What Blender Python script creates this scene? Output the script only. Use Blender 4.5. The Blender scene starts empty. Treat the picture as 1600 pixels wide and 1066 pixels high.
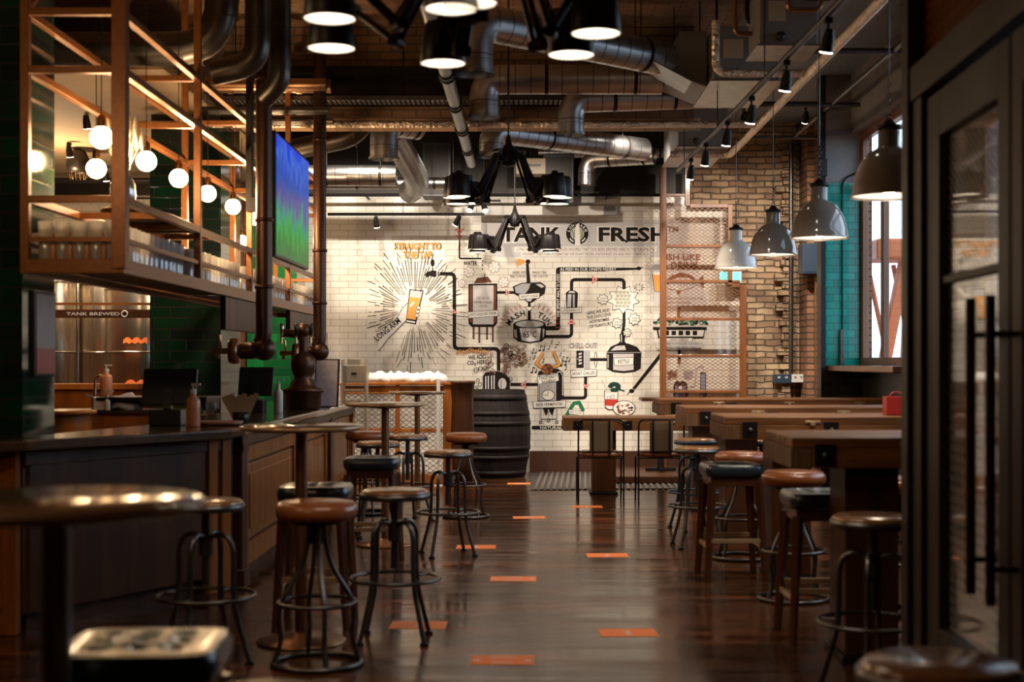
import bpy, math, random
from mathutils import Vector, Matrix
PI = math.pi
SC = bpy.context.scene
C = SC.collection
rnd = random.Random(7)

# ------------------------------------------------------------------ camera
F = 2222.0            # focal length in photo pixels
CX, CY = 822.0, 565.0 # vanishing point of the room's depth
H = 1.4               # eye height
cam_d = bpy.data.cameras.new('camera'); cam = bpy.data.objects.new('camera', cam_d); C.objects.link(cam)
cam.location = (0, 0, H); cam.rotation_euler = (PI/2, 0, 0)
cam_d.sensor_width = 36; cam_d.lens = F*36/1600
cam_d.shift_x = (800-CX)/1600; cam_d.shift_y = -(533-CY)/1600
cam_d.clip_start = .05; cam_d.clip_end = 200
cam_d.dof.use_dof = True; cam_d.dof.focus_distance = 17.2; cam_d.dof.aperture_fstop = 2.4
SC.camera = cam

# ------------------------------------------------------------------ exposure and sky
SC.view_settings.view_transform = 'Standard'; SC.view_settings.look = 'None'
SC.view_settings.gamma = 1; SC.view_settings.use_curve_mapping = False
SC.view_settings.exposure = 0.0
SC.cycles.max_bounces = 7; SC.cycles.diffuse_bounces = 4; SC.cycles.glossy_bounces = 4
SC.cycles.transparent_max_bounces = 24; SC.cycles.transmission_bounces = 4
SC.cycles.sample_clamp_indirect = 4.0; SC.cycles.caustics_reflective = False; SC.cycles.caustics_refractive = False
W = bpy.data.worlds.new('sky'); SC.world = W; W.use_nodes = True
W.node_tree.nodes['Background'].inputs[0].default_value = (.62, .80, 1.0, 1)
W.node_tree.nodes['Background'].inputs[1].default_value = 4.2

def lamp(name, kind, loc, power, color, parent=None, target=None, size=.05, angle=60, blend=.5, shape=None, size_y=None):
    l = bpy.data.lights.new(name, kind); l.energy = power; l.color = color
    if kind == 'SPOT': l.spot_size = math.radians(angle); l.spot_blend = blend; l.shadow_soft_size = size
    elif kind == 'POINT': l.shadow_soft_size = size
    elif kind == 'AREA':
        l.shape = 'RECTANGLE' if size_y else 'DISK'; l.size = size
        if size_y: l.size_y = size_y
    o = bpy.data.objects.new(name, l); C.objects.link(o); o.location = loc
    if parent: o.parent = parent
    if target is not None:
        o.rotation_euler = (Vector(target)-Vector(loc)).to_track_quat('-Z', 'Y').to_euler()
    return o
WARM = (1.0, .66, .36); SOFT = (1.0, .82, .62)

# ------------------------------------------------------------------ materials
MAT = {}
def mat(name, col=(.5,.5,.5), rough=.5, metal=0.0, noise=None, bump=0.0, bscale=40, emit=None, coat=0, ior=1.5, vec_scale=(1,1,1), rvar=0):
    m = bpy.data.materials.new(name); m.use_nodes = True; nt = m.node_tree; N = nt.nodes; L = nt.links
    b = N['Principled BSDF']
    b.inputs['Base Color'].default_value = (*col, 1); b.inputs['Roughness'].default_value = rough
    b.inputs['Metallic'].default_value = metal; b.inputs['Coat Weight'].default_value = coat; b.inputs['Coat Roughness'].default_value = .12
    b.inputs['IOR'].default_value = ior
    if emit: b.inputs['Emission Color'].default_value = (*emit[0], 1); b.inputs['Emission Strength'].default_value = emit[1]
    tc = N.new('ShaderNodeTexCoord'); mp = N.new('ShaderNodeMapping'); mp.inputs['Scale'].default_value = vec_scale
    L.new(tc.outputs['Object'], mp.inputs['Vector'])
    if noise:
        sc, c2, amt = noise
        n = N.new('ShaderNodeTexNoise'); n.inputs['Scale'].default_value = sc; n.inputs['Detail'].default_value = 6
        L.new(mp.outputs[0], n.inputs['Vector'])
        r = N.new('ShaderNodeValToRGB'); r.color_ramp.elements[0].color = (*col, 1); r.color_ramp.elements[1].color = (*c2, 1)
        r.color_ramp.elements[0].position = .5-amt; r.color_ramp.elements[1].position = .5+amt
        L.new(n.outputs[0], r.inputs[0]); L.new(r.outputs[0], b.inputs['Base Color'])
        if rvar:
            mr = N.new('ShaderNodeMapRange'); mr.inputs['To Min'].default_value = max(.02, rough-rvar); mr.inputs['To Max'].default_value = rough+rvar
            L.new(n.outputs[0], mr.inputs[0]); L.new(mr.outputs[0], b.inputs['Roughness'])
    if bump:
        n2 = N.new('ShaderNodeTexNoise'); n2.inputs['Scale'].default_value = bscale; n2.inputs['Detail'].default_value = 4
        L.new(mp.outputs[0], n2.inputs['Vector'])
        bp = N.new('ShaderNodeBump'); bp.inputs['Strength'].default_value = bump; bp.inputs['Distance'].default_value = .01
        L.new(n2.outputs[0], bp.inputs['Height']); L.new(bp.outputs[0], b.inputs['Normal'])
    MAT[name] = m; return m

def brick_mat(name, c1, c2, mortar, bw, rh, ms, rough, axes='XZ', bump=.5, nscale=6, nmix=.4, ncol=(.3,.2,.1), offset=.5, distort=0.0, smooth=.1, bias=0.0, stain=None):
    m = bpy.data.materials.new(name); m.use_nodes = True; nt = m.node_tree; N = nt.nodes; L = nt.links
    b = N['Principled BSDF']; b.inputs['Roughness'].default_value = rough
    tc = N.new('ShaderNodeTexCoord'); sp = N.new('ShaderNodeSeparateXYZ'); L.new(tc.outputs['Object'], sp.inputs[0])
    cb = N.new('ShaderNodeCombineXYZ')
    for i, a in enumerate(axes):
        if a == '+':   # x+y, for boxes seen on two sides
            ad = N.new('ShaderNodeMath'); L.new(sp.outputs[0], ad.inputs[0]); L.new(sp.outputs[1], ad.inputs[1]); L.new(ad.outputs[0], cb.inputs[i])
        else: L.new(sp.outputs['XYZ'.index(a)], cb.inputs[i])
    vec = cb.outputs[0]
    if distort:
        nn = N.new('ShaderNodeTexNoise'); nn.inputs['Scale'].default_value = 5; L.new(vec, nn.inputs['Vector'])
        sb = N.new('ShaderNodeVectorMath'); sb.operation = 'SUBTRACT'; sb.inputs[1].default_value = (.5,.5,.5); L.new(nn.outputs['Color'], sb.inputs[0])
        sl = N.new('ShaderNodeVectorMath'); sl.operation = 'SCALE'; sl.inputs['Scale'].default_value = distort; L.new(sb.outputs[0], sl.inputs[0])
        av = N.new('ShaderNodeVectorMath'); L.new(vec, av.inputs[0]); L.new(sl.outputs[0], av.inputs[1]); vec = av.outputs[0]
    br = N.new('ShaderNodeTexBrick'); L.new(vec, br.inputs['Vector']); br.offset = offset
    for k, v in (('Color1', (*c1,1)), ('Color2', (*c2,1)), ('Mortar', (*mortar,1)), ('Scale', 1), ('Mortar Size', ms), ('Mortar Smooth', smooth), ('Bias', bias), ('Brick Width', bw), ('Row Height', rh)):
        br.inputs[k].default_value = v
    n = N.new('ShaderNodeTexNoise'); n.inputs['Scale'].default_value = nscale; n.inputs['Detail'].default_value = 8; L.new(vec, n.inputs['Vector'])
    rp = N.new('ShaderNodeValToRGB'); rp.color_ramp.elements[0].position = .42; rp.color_ramp.elements[1].position = .72; rp.color_ramp.elements[1].color = (nmix,)*3+(1,)
    rp.color_ramp.elements[0].color = (0,0,0,1); L.new(n.outputs[0], rp.inputs[0])
    mx = N.new('ShaderNodeMixRGB'); L.new(rp.outputs[0], mx.inputs[0]); L.new(br.outputs['Color'], mx.inputs[1]); mx.inputs[2].default_value = (*ncol, 1)
    L.new(mx.outputs[0], b.inputs['Base Color'])
    bp = N.new('ShaderNodeBump'); bp.inputs['Strength'].default_value = bump; bp.inputs['Distance'].default_value = .012
    inv = N.new('ShaderNodeMath'); inv.operation = 'SUBTRACT'; inv.inputs[0].default_value = 1; L.new(br.outputs['Fac'], inv.inputs[1])
    ad2 = N.new('ShaderNodeMath'); ad2.operation = 'ADD'; L.new(inv.outputs[0], ad2.inputs[0])
    ml = N.new('ShaderNodeMath'); ml.operation = 'MULTIPLY'; ml.inputs[1].default_value = .5 if rough > .4 else .12; L.new(n.outputs[0], ml.inputs[0]); L.new(ml.outputs[0], ad2.inputs[1])
    L.new(ad2.outputs[0], bp.inputs['Height']); L.new(bp.outputs[0], b.inputs['Normal'])
    MAT[name] = m; return m

def wood(name, c1, c2, rough=.3, axis='X', scale=14, coat=.3, bump=.15):
    s = {'X': (.12,1,1), 'Y': (1,.12,1), 'Z': (1,1,.12)}[axis]
    m = mat(name, c1, rough, noise=(scale, c2, .22), coat=coat, vec_scale=s, bump=bump, bscale=scale*5, rvar=.08)
    return m

def dull(names, v=.2):
    for n in names: MAT[n].node_tree.nodes['Principled BSDF'].inputs['Specular IOR Level'].default_value = v
def glass_mat(name, tint=(1,1,1), refl=.16, rough=.03):
    m = bpy.data.materials.new(name); m.use_nodes = True; N = m.node_tree.nodes; L = m.node_tree.links
    N.remove(N['Principled BSDF']); out = N['Material Output']
    t = N.new('ShaderNodeBsdfTransparent'); t.inputs[0].default_value = (*tint,1)
    g = N.new('ShaderNodeBsdfGlossy'); g.inputs['Roughness'].default_value = rough
    lw = N.new('ShaderNodeLayerWeight'); lw.inputs[0].default_value = .35
    mr = N.new('ShaderNodeMapRange'); mr.inputs['To Min'].default_value = refl*.5; mr.inputs['To Max'].default_value = min(1, refl*4)
    L.new(lw.outputs['Facing'], mr.inputs[0])
    mx = N.new('ShaderNodeMixShader'); L.new(mr.outputs[0], mx.inputs[0]); L.new(t.outputs[0], mx.inputs[1]); L.new(g.outputs[0], mx.inputs[2])
    L.new(mx.outputs[0], out.inputs[0]); MAT[name] = m; return m

brick_mat('white_tile', (.74,.70,.62), (.80,.76,.68), (.42,.37,.31), .225, .0805, .0035, .22, 'XZ', bump=.25, nscale=1.5, nmix=.22, ncol=(.60,.54,.45))
brick_mat('stock_brick', (.60,.44,.27), (.30,.18,.105), (.20,.155,.115), .225, .076, .011, .85, '+Z', bump=1.0, nscale=3, nmix=.95, ncol=(.14,.085,.055), distort=.055, smooth=.8, bias=.1)
for _n in ('stock_brick',): MAT[_n].node_tree.nodes['Bump'].inputs['Distance'].default_value = .03
brick_mat('red_brick', (.42,.20,.10), (.26,.13,.08), (.12,.085,.06), .225, .076, .012, .85, '+Z', bump=1.0, nscale=6, nmix=.8, ncol=(.12,.07,.05), distort=.04, smooth=.5)
brick_mat('ceiling_brick', (.42,.25,.13), (.28,.16,.085), (.17,.11,.07), .225, .076, .008, .7, 'XY', bump=.6, nscale=1.2, nmix=.6, ncol=(.10,.065,.045))
brick_mat('beam_brick', (.42,.25,.13), (.28,.16,.085), (.17,.11,.07), .225, .076, .008, .7, 'XZ', bump=.6, nscale=1.2, nmix=.6, ncol=(.10,.065,.045))
brick_mat('green_tile', (.006,.050,.018), (.010,.013,.018), (.035,.035,.03), .30, .10, .006, .10, '+Z', bump=.9, nscale=2.2, nmix=.95, ncol=(.016,.018,.022), bias=-.1)
brick_mat('bright_green_tile', (.008,.13,.026), (.005,.05,.016), (.03,.05,.03), .30, .095, .005, .12, '+Z', bump=.5, nscale=2, nmix=.5, ncol=(.004,.05,.015))
brick_mat('teal_tile', (.0,.46,.37), (.0,.30,.25), (.0,.10,.09), .15, .075, .003, .15, '+Z', bump=.3, nscale=2, nmix=.3, ncol=(.0,.36,.31))
brick_mat('black_tile', (.022,.02,.02), (.012,.012,.014), (.03,.026,.022), .15, .075, .004, .35, '+Z', bump=.5, nscale=4, nmix=.5, ncol=(.01,.01,.01))
wood('bar_wood', (.38,.125,.024), (.18,.055,.012), .32, 'Z', 10, coat=0)
wood('bar_wood_dark', (.085,.029,.009), (.035,.013,.005), .42, 'Z', 8, coat=.05)
wood('counter_wood', (.10,.055,.028), (.045,.024,.013), .16, 'Y', 10, coat=.6)
wood('table_wood', (.30,.12,.036), (.11,.040,.013), .45, 'X', 12, coat=0, bump=.4)
wood('table_end', (.21,.11,.05), (.10,.05,.022), .55, 'Z', 16, coat=0, bump=.5)
wood('walnut', (.16,.085,.042), (.08,.038,.018), .14, 'X', 8, coat=.7)
wood('seat_wood', (.36,.17,.065), (.20,.085,.03), .22, 'X', 9, coat=.5)
wood('leg_wood', (.11,.035,.014), (.06,.018,.008), .3, 'Z', 9, coat=.4)
wood('barrel_wood', (.016,.011,.009), (.008,.006,.006), .6, 'Z', 22, coat=0, bump=.6)
wood('window_wood', (.27,.095,.030), (.14,.05,.016), .35, 'Z', 10)
mat('gantry_metal', (.34,.125,.030), .36, .3, noise=(30, (.22,.075,.018), .3))
mat('dark_iron', (.018,.015,.013), .38, .6)
mat('black_metal', (.010,.008,.008), .42, 0)
mat('door_steel', (.020,.012,.009), .5, 0)
mat('mesh_grey', (.62,.60,.56), .5)
mat('teal_leather', (.02,.07,.085), .28, coat=.3)
mat('mat_rib', (.10,.08,.07), .6)
mat('gun_metal', (.16,.155,.15), .33, .9, noise=(20, (.09,.085,.08), .3))
mat('chrome', (.62,.60,.57), .16, 1)
mat('zinc', (.42,.42,.41), .30, 1, noise=(6, (.30,.30,.30), .3), bump=.05, bscale=60, rvar=.08)
mat('foil', (.9,.76,.6), .38, 1, bump=1.0, bscale=28)
mat('dark_duct', (.13,.115,.10), .34, .9, noise=(5, (.08,.07,.06), .3))
mat('bronze', (.085,.042,.026), .38, .7)
mat('copper_pipe', (.36,.20,.11), .32, .9)
mat('brass', (.8,.5,.2), .2, 1)
mat('steel_tank', (.80,.72,.60), .24, 1)
mat('brown_leather', (.30,.095,.03), .3, bump=.1, bscale=120, coat=.25, noise=(9,(.22,.065,.02),.3))
mat('tan_leather', (.42,.20,.08), .35, coat=.2)
mat('navy_leather', (.016,.034,.048), .3, coat=.3, bump=.08, bscale=120)
mat('olive_fabric', (.13,.085,.045), .8, bump=.2, bscale=300)
mat('grey_enamel', (.23,.195,.165), .12, coat=.6)
mat('white_enamel', (.72,.70,.66), .14, coat=.6)
mat('shade_inside', (.85,.82,.78), .4)
mat('plaster', (.34,.24,.14), .8, noise=(2,(.26,.18,.10),.3))
mat('concrete', (.36,.34,.33), .85, noise=(5,(.24,.23,.23),.3), bump=.3, bscale=30)
mat('blue_ceiling', (.34,.40,.44), .5, bump=1.0, bscale=26, vec_scale=(1,.25,1), noise=(3,(.22,.265,.30),.3))
mat('skirting', (.055,.022,.012), .4)
mat('orange_tape', (.85,.20,.035), .45)
mat('print_white', (.8,.78,.74), .5)
mat('paint_black', (.016,.013,.012), .6)
mat('paint_grey', (.40,.39,.40), .6)
mat('paint_light', (.56,.54,.53), .6)
mat('paint_white', (.80,.77,.72), .6)
mat('paint_red', (.50,.05,.04), .6)
mat('paint_orange', (.78,.36,.09), .6)
mat('paint_brown', (.17,.06,.035), .6)
mat('paint_green', (.02,.16,.07), .6)
mat('paint_olive', (.42,.42,.32), .6)
mat('paint_blue', (.16,.24,.42), .6)
mat('paint_leaf', (.015,.05,.04), .6)
mat('bulb_glow', (1,.8,.5), .4, emit=((1,.62,.28), 40))
mat('lamp_glow', (1,.9,.75), .4, emit=((1,.86,.66), 26))
mat('spot_glow', (1,.95,.9), .4, emit=((1,.93,.82), 30))
mat('exit_glow', (.1,.8,.6), .4, emit=((.15,1,.75), 1.6))
mat('black_plastic', (.014,.014,.015), .35)
mat('grey_plastic', (.20,.20,.21), .5)
mat('box_grey', (.25,.24,.23), .5, .3)
mat('blue_grey', (.028,.055,.095), .35)
mat('white_plastic', (.62,.60,.56), .35)
mat('cream_plastic', (.55,.45,.32), .4)
mat('red_plastic', (.45,.03,.02), .35)
mat('amber_plastic', (.62,.25,.13), .25)
mat('pink_plastic', (.35,.13,.09), .4)
mat('paper', (.60,.45,.27), .7)
mat('poster', (.34,.27,.27), .4, noise=(4,(.42,.33,.30),.3))
mat('poster_red', (.50,.10,.08), .4)
mat('menu_white', (.62,.62,.66), .3, noise=(30,(.45,.35,.38),.3))
mat('cloth', (.28,.25,.25), .9)
mat('facade', (.80,.82,.84), .8)
mat('lift_orange', (.75,.16,.03), .5)
mat('asphalt', (.10,.10,.105), .9)
mat('ribbed_mat', (.035,.028,.025), .6)
mat('brass_reflect', (.55,.38,.22), .22, .4)
def whitened(name, base, amt, col):
    m = MAT[base].copy(); m.name = name; N = m.node_tree.nodes; L = m.node_tree.links; out = [n for n in N if n.type == 'OUTPUT_MATERIAL'][0]; src = out.inputs[0].links[0].from_socket
    d = N.new('ShaderNodeBsdfDiffuse'); d.inputs[0].default_value = (*col,1); t = N.new('ShaderNodeBsdfTranslucent'); t.inputs[0].default_value = (*col,1)
    m1 = N.new('ShaderNodeMixShader'); m1.inputs[0].default_value = .65; L.new(d.outputs[0], m1.inputs[1]); L.new(t.outputs[0], m1.inputs[2])
    m2 = N.new('ShaderNodeMixShader'); m2.inputs[0].default_value = amt; L.new(src, m2.inputs[1]); L.new(m1.outputs[0], m2.inputs[2]); L.new(m2.outputs[0], out.inputs[0]); MAT[name] = m
glass_mat('clear_glass', (1,1,1), .10)
glass_mat('pint_glass', (.9,.9,.88), .55, .14)
whitened('pint_lit', 'pint_glass', .62, (.97,.95,.9))  # white mixed into clear glass to imitate the bulbs' light in it
glass_mat('dim_glass', (.62,.60,.57), .06)

# spiral duct: seams round the tube
def duct_mat(name, col, rough, pitch=.11):
    m = mat(name, col, rough, 1, noise=(5, tuple(c*.7 for c in col), .3)); N = m.node_tree.nodes; L = m.node_tree.links
    return m
duct_mat('spiral_zinc', (.58,.59,.60), .34)

dull(['paint_'+k for k in 'black grey light white red orange brown green olive blue leaf'.split()], .08)
dull(['barrel_wood','bar_wood_dark','bar_wood','door_steel','black_metal','table_wood','table_end'], .22)
MAT['foil'].node_tree.nodes['Bump'].inputs['Distance'].default_value = .04
# floor: dark glossy chevron parquet
m = bpy.data.materials.new('parquet'); m.use_nodes = True; N = m.node_tree.nodes; L = m.node_tree.links; b = N['Principled BSDF']; b.inputs['Specular IOR Level'].default_value = .17
tc = N.new('ShaderNodeTexCoord'); sp = N.new('ShaderNodeSeparateXYZ'); L.new(tc.outputs['Object'], sp.inputs[0])
def mth(op, a, bb=None):
    n = N.new('ShaderNodeMath'); n.operation = op
    for i, v in enumerate((a, bb)):
        if v is None: continue
        if isinstance(v, (int, float)): n.inputs[i].default_value = v
        else: L.new(v, n.inputs[i])
    return n.outputs[0]
tri = mth('PINGPONG', sp.outputs[0], .38)
yy = mth('ADD', sp.outputs[1], tri)
cb = N.new('ShaderNodeCombineXYZ'); L.new(sp.outputs[0], cb.inputs[0]); L.new(yy, cb.inputs[1])
br = N.new('ShaderNodeTexBrick'); br.offset = 0.5; L.new(cb.outputs[0], br.inputs['Vector'])
for k, v in (('Color1', (.26,.075,.022,1)), ('Color2', (.10,.036,.013,1)), ('Mortar', (.012,.008,.006,1)), ('Scale', 1), ('Mortar Size', .004), ('Brick Width', .76), ('Row Height', .09), ('Bias', .0)):
    br.inputs[k].default_value = v
mp = N.new('ShaderNodeMapping'); mp.inputs['Scale'].default_value = (.35, 1.1, 1); L.new(tc.outputs['Object'], mp.inputs[0])
n1 = N.new('ShaderNodeTexNoise'); n1.inputs['Scale'].default_value = 2.2; n1.inputs['Detail'].default_value = 5; L.new(mp.outputs[0], n1.inputs[0])
rp = N.new('ShaderNodeValToRGB'); rp.color_ramp.elements[0].position = .34; rp.color_ramp.elements[0].color = (.1,.1,.1,1); rp.color_ramp.elements[1].position = .50; rp.color_ramp.elements[1].color = (.85,.85,.85,1)
L.new(n1.outputs[0], rp.inputs[0])
mx = N.new('ShaderNodeMixRGB'); L.new(rp.outputs[0], mx.inputs[0]); L.new(br.outputs[0], mx.inputs[1]); mx.inputs[2].default_value = (.045,.023,.011,1)
L.new(mx.outputs[0], b.inputs['Base Color'])
mr = N.new('ShaderNodeMapRange'); mr.inputs['To Min'].default_value = .08; mr.inputs['To Max'].default_value = .28; L.new(n1.outputs[0], mr.inputs[0]); L.new(mr.outputs[0], b.inputs['Roughness'])
bp = N.new('ShaderNodeBump'); bp.inputs['Strength'].default_value = .12; bp.inputs['Distance'].default_value = .004; bp.invert = True; L.new(br.outputs['Fac'], bp.inputs['Height']); L.new(bp.outputs[0], b.inputs['Normal'])
mp2 = N.new('ShaderNodeMapping'); mp2.inputs['Scale'].default_value = (.5, 5, 1); L.new(tc.outputs['Object'], mp2.inputs[0])
n3 = N.new('ShaderNodeTexNoise'); n3.inputs['Scale'].default_value = 1.6; n3.inputs['Detail'].default_value = 3; L.new(mp2.outputs[0], n3.inputs[0])
bp2 = N.new('ShaderNodeBump'); bp2.inputs['Strength'].default_value = .35; bp2.inputs['Distance'].default_value = .006; L.new(n3.outputs[0], bp2.inputs['Height']); L.new(bp.outputs[0], bp2.inputs['Normal']); L.new(bp2.outputs[0], b.inputs['Normal'])
rp3 = N.new('ShaderNodeValToRGB'); rp3.color_ramp.elements[0].position = .38; rp3.color_ramp.elements[0].color = (.45,.42,.42,1); rp3.color_ramp.elements[1].position = .62; rp3.color_ramp.elements[1].color = (1.25,1.15,1.05,1); L.new(n3.outputs[0], rp3.inputs[0])
mm = N.new('ShaderNodeMixRGB'); mm.blend_type = 'MULTIPLY'; mm.inputs[0].default_value = 1; L.new(mx.outputs[0], mm.inputs[1]); L.new(rp3.outputs[0], mm.inputs[2]); L.new(mm.outputs[0], b.inputs['Base Color'])
ra = mth('ADD', mr.outputs[0], mth('MULTIPLY', mth('ADD', n3.outputs[0], -.5), .35)); L.new(mth('MAXIMUM', ra, .06), b.inputs['Roughness'])
MAT['parquet'] = m

# television picture
m = bpy.data.materials.new('tv_picture'); m.use_nodes = True; N = m.node_tree.nodes; L = m.node_tree.links; b = N['Principled BSDF']
b.inputs['Base Color'].default_value = (.01,.01,.01,1); b.inputs['Roughness'].default_value = .35; b.inputs['Specular IOR Level'].default_value = .15
tc = N.new('ShaderNodeTexCoord'); mp = N.new('ShaderNodeMapping'); mp.inputs['Scale'].default_value = (1,2.4,.5); L.new(tc.outputs['Object'], mp.inputs[0])
sp = N.new('ShaderNodeSeparateXYZ'); L.new(tc.outputs['Object'], sp.inputs[0])
n1 = N.new('ShaderNodeTexNoise'); n1.inputs['Scale'].default_value = 6; n1.inputs['Distortion'].default_value = 1.2; L.new(mp.outputs[0], n1.inputs[0])
s1 = mth('MULTIPLY', n1.outputs[0], .75); s2 = mth('ADD', s1, sp.outputs[2]); s3 = mth('ADD', s2, -.02)
rp = N.new('ShaderNodeValToRGB'); els = rp.color_ramp.elements
els[0].position = 0; els[0].color = (.0,.16,.02,1); els[1].position = 1; els[1].color = (.02,.05,.85,1)
for p, c in ((.16,(.02,.42,.03)),(.26,(.0,.28,.25)),(.36,(.16,.03,.32)),(.44,(.01,.12,.4)),(.56,(.02,.06,.6)),(.66,(.08,.22,.75)),(.74,(.02,.07,.8))):
    e = els.new(p); e.color = (*c,1)
L.new(s3, rp.inputs[0]); L.new(rp.outputs[0], b.inputs['Emission Color']); b.inputs['Emission Strength'].default_value = .8
MAT['tv_picture'] = m

# ------------------------------------------------------------------ mesh building
def at(px, py, d):
    """the place seen at a photo pixel, d metres into the room"""
    return Vector(((px-CX)/F*d, d, H-(py-CY)/F*d))
def tri_wave(t): return abs((t % 2)-1)

class MB:
    def __init__(s): s.v = []; s.f = []; s.m = []; s.s = []
    def add(s, vs, fs, m=0, sm=False):
        o = len(s.v); s.v += [tuple(v) for v in vs]
        for f in fs: s.f.append([i+o for i in f]); s.m.append(m); s.s.append(sm)
        return s
    def box(s, x0, x1, y0, y1, z0, z1, m=0):
        v = [(x,y,z) for x in (x0,x1) for y in (y0,y1) for z in (z0,z1)]
        return s.add(v, [(0,1,3,2),(4,6,7,5),(0,4,5,1),(2,3,7,6),(0,2,6,4),(1,5,7,3)], m)
    def bar(s, p, q, w, h=None, m=0, up=(0,0,1)):
        h = h or w; p = Vector(p); q = Vector(q); d = (q-p).normalized(); u = Vector(up)
        if abs(d.dot(u)) > .98: u = Vector((0,1,0))
        a = d.cross(u).normalized(); b = a.cross(d).normalized()
        v = [e + a*sx*w/2 + b*sz*h/2 for e in (p,q) for sx in (-1,1) for sz in (-1,1)]
        return s.add(v, [(0,1,3,2),(4,6,7,5),(0,4,5,1),(2,3,7,6),(0,2,6,4),(1,5,7,3)], m)
    def tube(s, pts, r, n=10, m=0, closed=False, caps=True, sm=True):
        pts = [Vector(p) for p in pts]; k = len(pts)
        rs = r if isinstance(r, (list,tuple)) else [r]*k
        T = []
        for i in range(k):
            if closed: t = pts[(i+1)%k]-pts[i-1]
            else: t = pts[min(i+1,k-1)]-pts[max(i-1,0)]
            T.append(t.normalized())
        u = Vector((0,0,1)) if abs(T[0].z) < .9 else Vector((1,0,0))
        a = T[0].cross(u).normalized(); V = []
        for i in range(k):
            a = (a - T[i]*a.dot(T[i])).normalized(); b = T[i].cross(a)
            for j in range(n):
                t = 2*PI*j/n; V.append(pts[i]+(a*math.cos(t)+b*math.sin(t))*rs[i])
        Fc = []
        for i in range(k if closed else k-1):
            for j in range(n):
                i2 = (i+1)%k; Fc.append((i*n+j, i*n+(j+1)%n, i2*n+(j+1)%n, i2*n+j))
        s.add(V, Fc, m, sm)
        if caps and not closed:
            s.add(V[:n], [tuple(range(n-1,-1,-1))], m); s.add(V[-n:], [tuple(range(n))], m)
        return s
    def cyl(s, p, q, r, r2=None, n=16, m=0, caps=True): return s.tube([p,q], [r, r if r2 is None else r2], n, m, caps=caps)
    def ring(s, c, R, r, n=28, k=8, m=0, axis='Z', sx=1, sy=1):
        c = Vector(c); P = []
        for i in range(n):
            t = 2*PI*i/n; x, y = R*sx*math.cos(t), R*sy*math.sin(t)
            P.append(c+Vector({'Z':(x,y,0),'X':(0,x,y),'Y':(x,0,y)}[axis]))
        return s.tube(P, r, k, m, closed=True)
    def lathe(s, prof, c=(0,0,0), n=28, m=0, p=2, sm=True, dz=None, rot=0):
        V = []; c = Vector(c)
        for (r, z) in prof:
            for j in range(n):
                t = 2*PI*j/n+rot; cs, sn = math.cos(t), math.sin(t)
                f = 1 if p == 2 else (abs(cs)**p+abs(sn)**p)**(-1/p)
                x, y = r*f*cs, r*f*sn
                V.append(c+Vector((x, y, z+(dz(x,y) if dz else 0))))
        Fc = [(i*n+j, i*n+(j+1)%n, (i+1)*n+(j+1)%n, (i+1)*n+j) for i in range(len(prof)-1) for j in range(n)]
        return s.add(V, Fc, m, sm)
    def sphere(s, c, r, n=16, k=10, m=0, sz=1):
        return s.lathe([(max(r*math.sin(PI*i/k), 1e-4), -r*sz*math.cos(PI*i/k)) for i in range(k+1)], c, n, m)
    def prism(s, poly, z0, z1, m=0):
        n = len(poly); v = [(x,y,z0) for x,y in poly]+[(x,y,z1) for x,y in poly]
        return s.add(v, [tuple(range(n-1,-1,-1)), tuple(range(n,2*n))]+[(i,(i+1)%n,n+(i+1)%n,n+i) for i in range(n)], m)
    def build(s, name, mats, parent=None, bevel=0, loc=None):
        me = bpy.data.meshes.new(name); me.from_pydata(s.v, [], s.f)
        if isinstance(mats, str): mats = [mats]
        for x in mats: me.materials.append(MAT[x])
        me.polygons.foreach_set('material_index', s.m); me.polygons.foreach_set('use_smooth', s.s); me.update()
        import bmesh
        bm = bmesh.new(); bm.from_mesh(me); bmesh.ops.recalc_face_normals(bm, faces=bm.faces); bm.to_mesh(me); bm.free()
        o = bpy.data.objects.new(name, me); C.objects.link(o)
        if parent: o.parent = parent
        if loc: o.location = loc
        if bevel:
            b = o.modifiers.new('edge', 'BEVEL'); b.width = bevel; b.segments = 2; b.limit_method = 'ANGLE'
        return o

def tag(o, label, cat, group=None, kind=None):
    o['label'] = label; o['category'] = cat
    if group: o['group'] = group
    if kind: o['kind'] = kind
    return o
def thing(name, label, cat, loc=(0,0,0), rotz=0, group=None):
    o = bpy.data.objects.new(name, None); C.objects.link(o); o.empty_display_size = .1
    o.location = loc; o.rotation_euler = (0,0,rotz)
    return tag(o, label, cat, group)
def struct(name, mb, m, bevel=0):
    o = mb.build(name, m, None, bevel); o['kind'] = 'structure'; return o
def dup(root, loc, rotz=0, label=None, group=None):
    def cp(o, par):
        c = o.copy(); C.objects.link(c); c.parent = par
        for ch in list(o.children): cp(ch, c)
        return c
    r = cp(root, None); r.location = loc; r.rotation_euler = (0,0,rotz)
    if label: r['label'] = label
    if group: r['group'] = group
    return r
def arc(c, R, a0, a1, n, ax1=(1,0,0), ax2=(0,0,1)):
    c = Vector(c); A = Vector(ax1); B = Vector(ax2)
    return [c+A*R*math.cos(a0+(a1-a0)*i/n)+B*R*math.sin(a0+(a1-a0)*i/n) for i in range(n+1)]
def bend(pts, R=.1, n=6):
    """round the corners of a polyline"""
    pts = [Vector(p) for p in pts]; out = [pts[0]]
    for i in range(1, len(pts)-1):
        p, a, b = pts[i], pts[i-1], pts[i+1]; u = (a-p); v = (b-p)
        r = min(R, u.length*.49, v.length*.49); A = p+u.normalized()*r; B = p+v.normalized()*r
        for k in range(n+1):
            t = k/n; out.append(A*(1-t)**2+p*2*t*(1-t)+B*t*t)
    out.append(pts[-1]); return out
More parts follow.
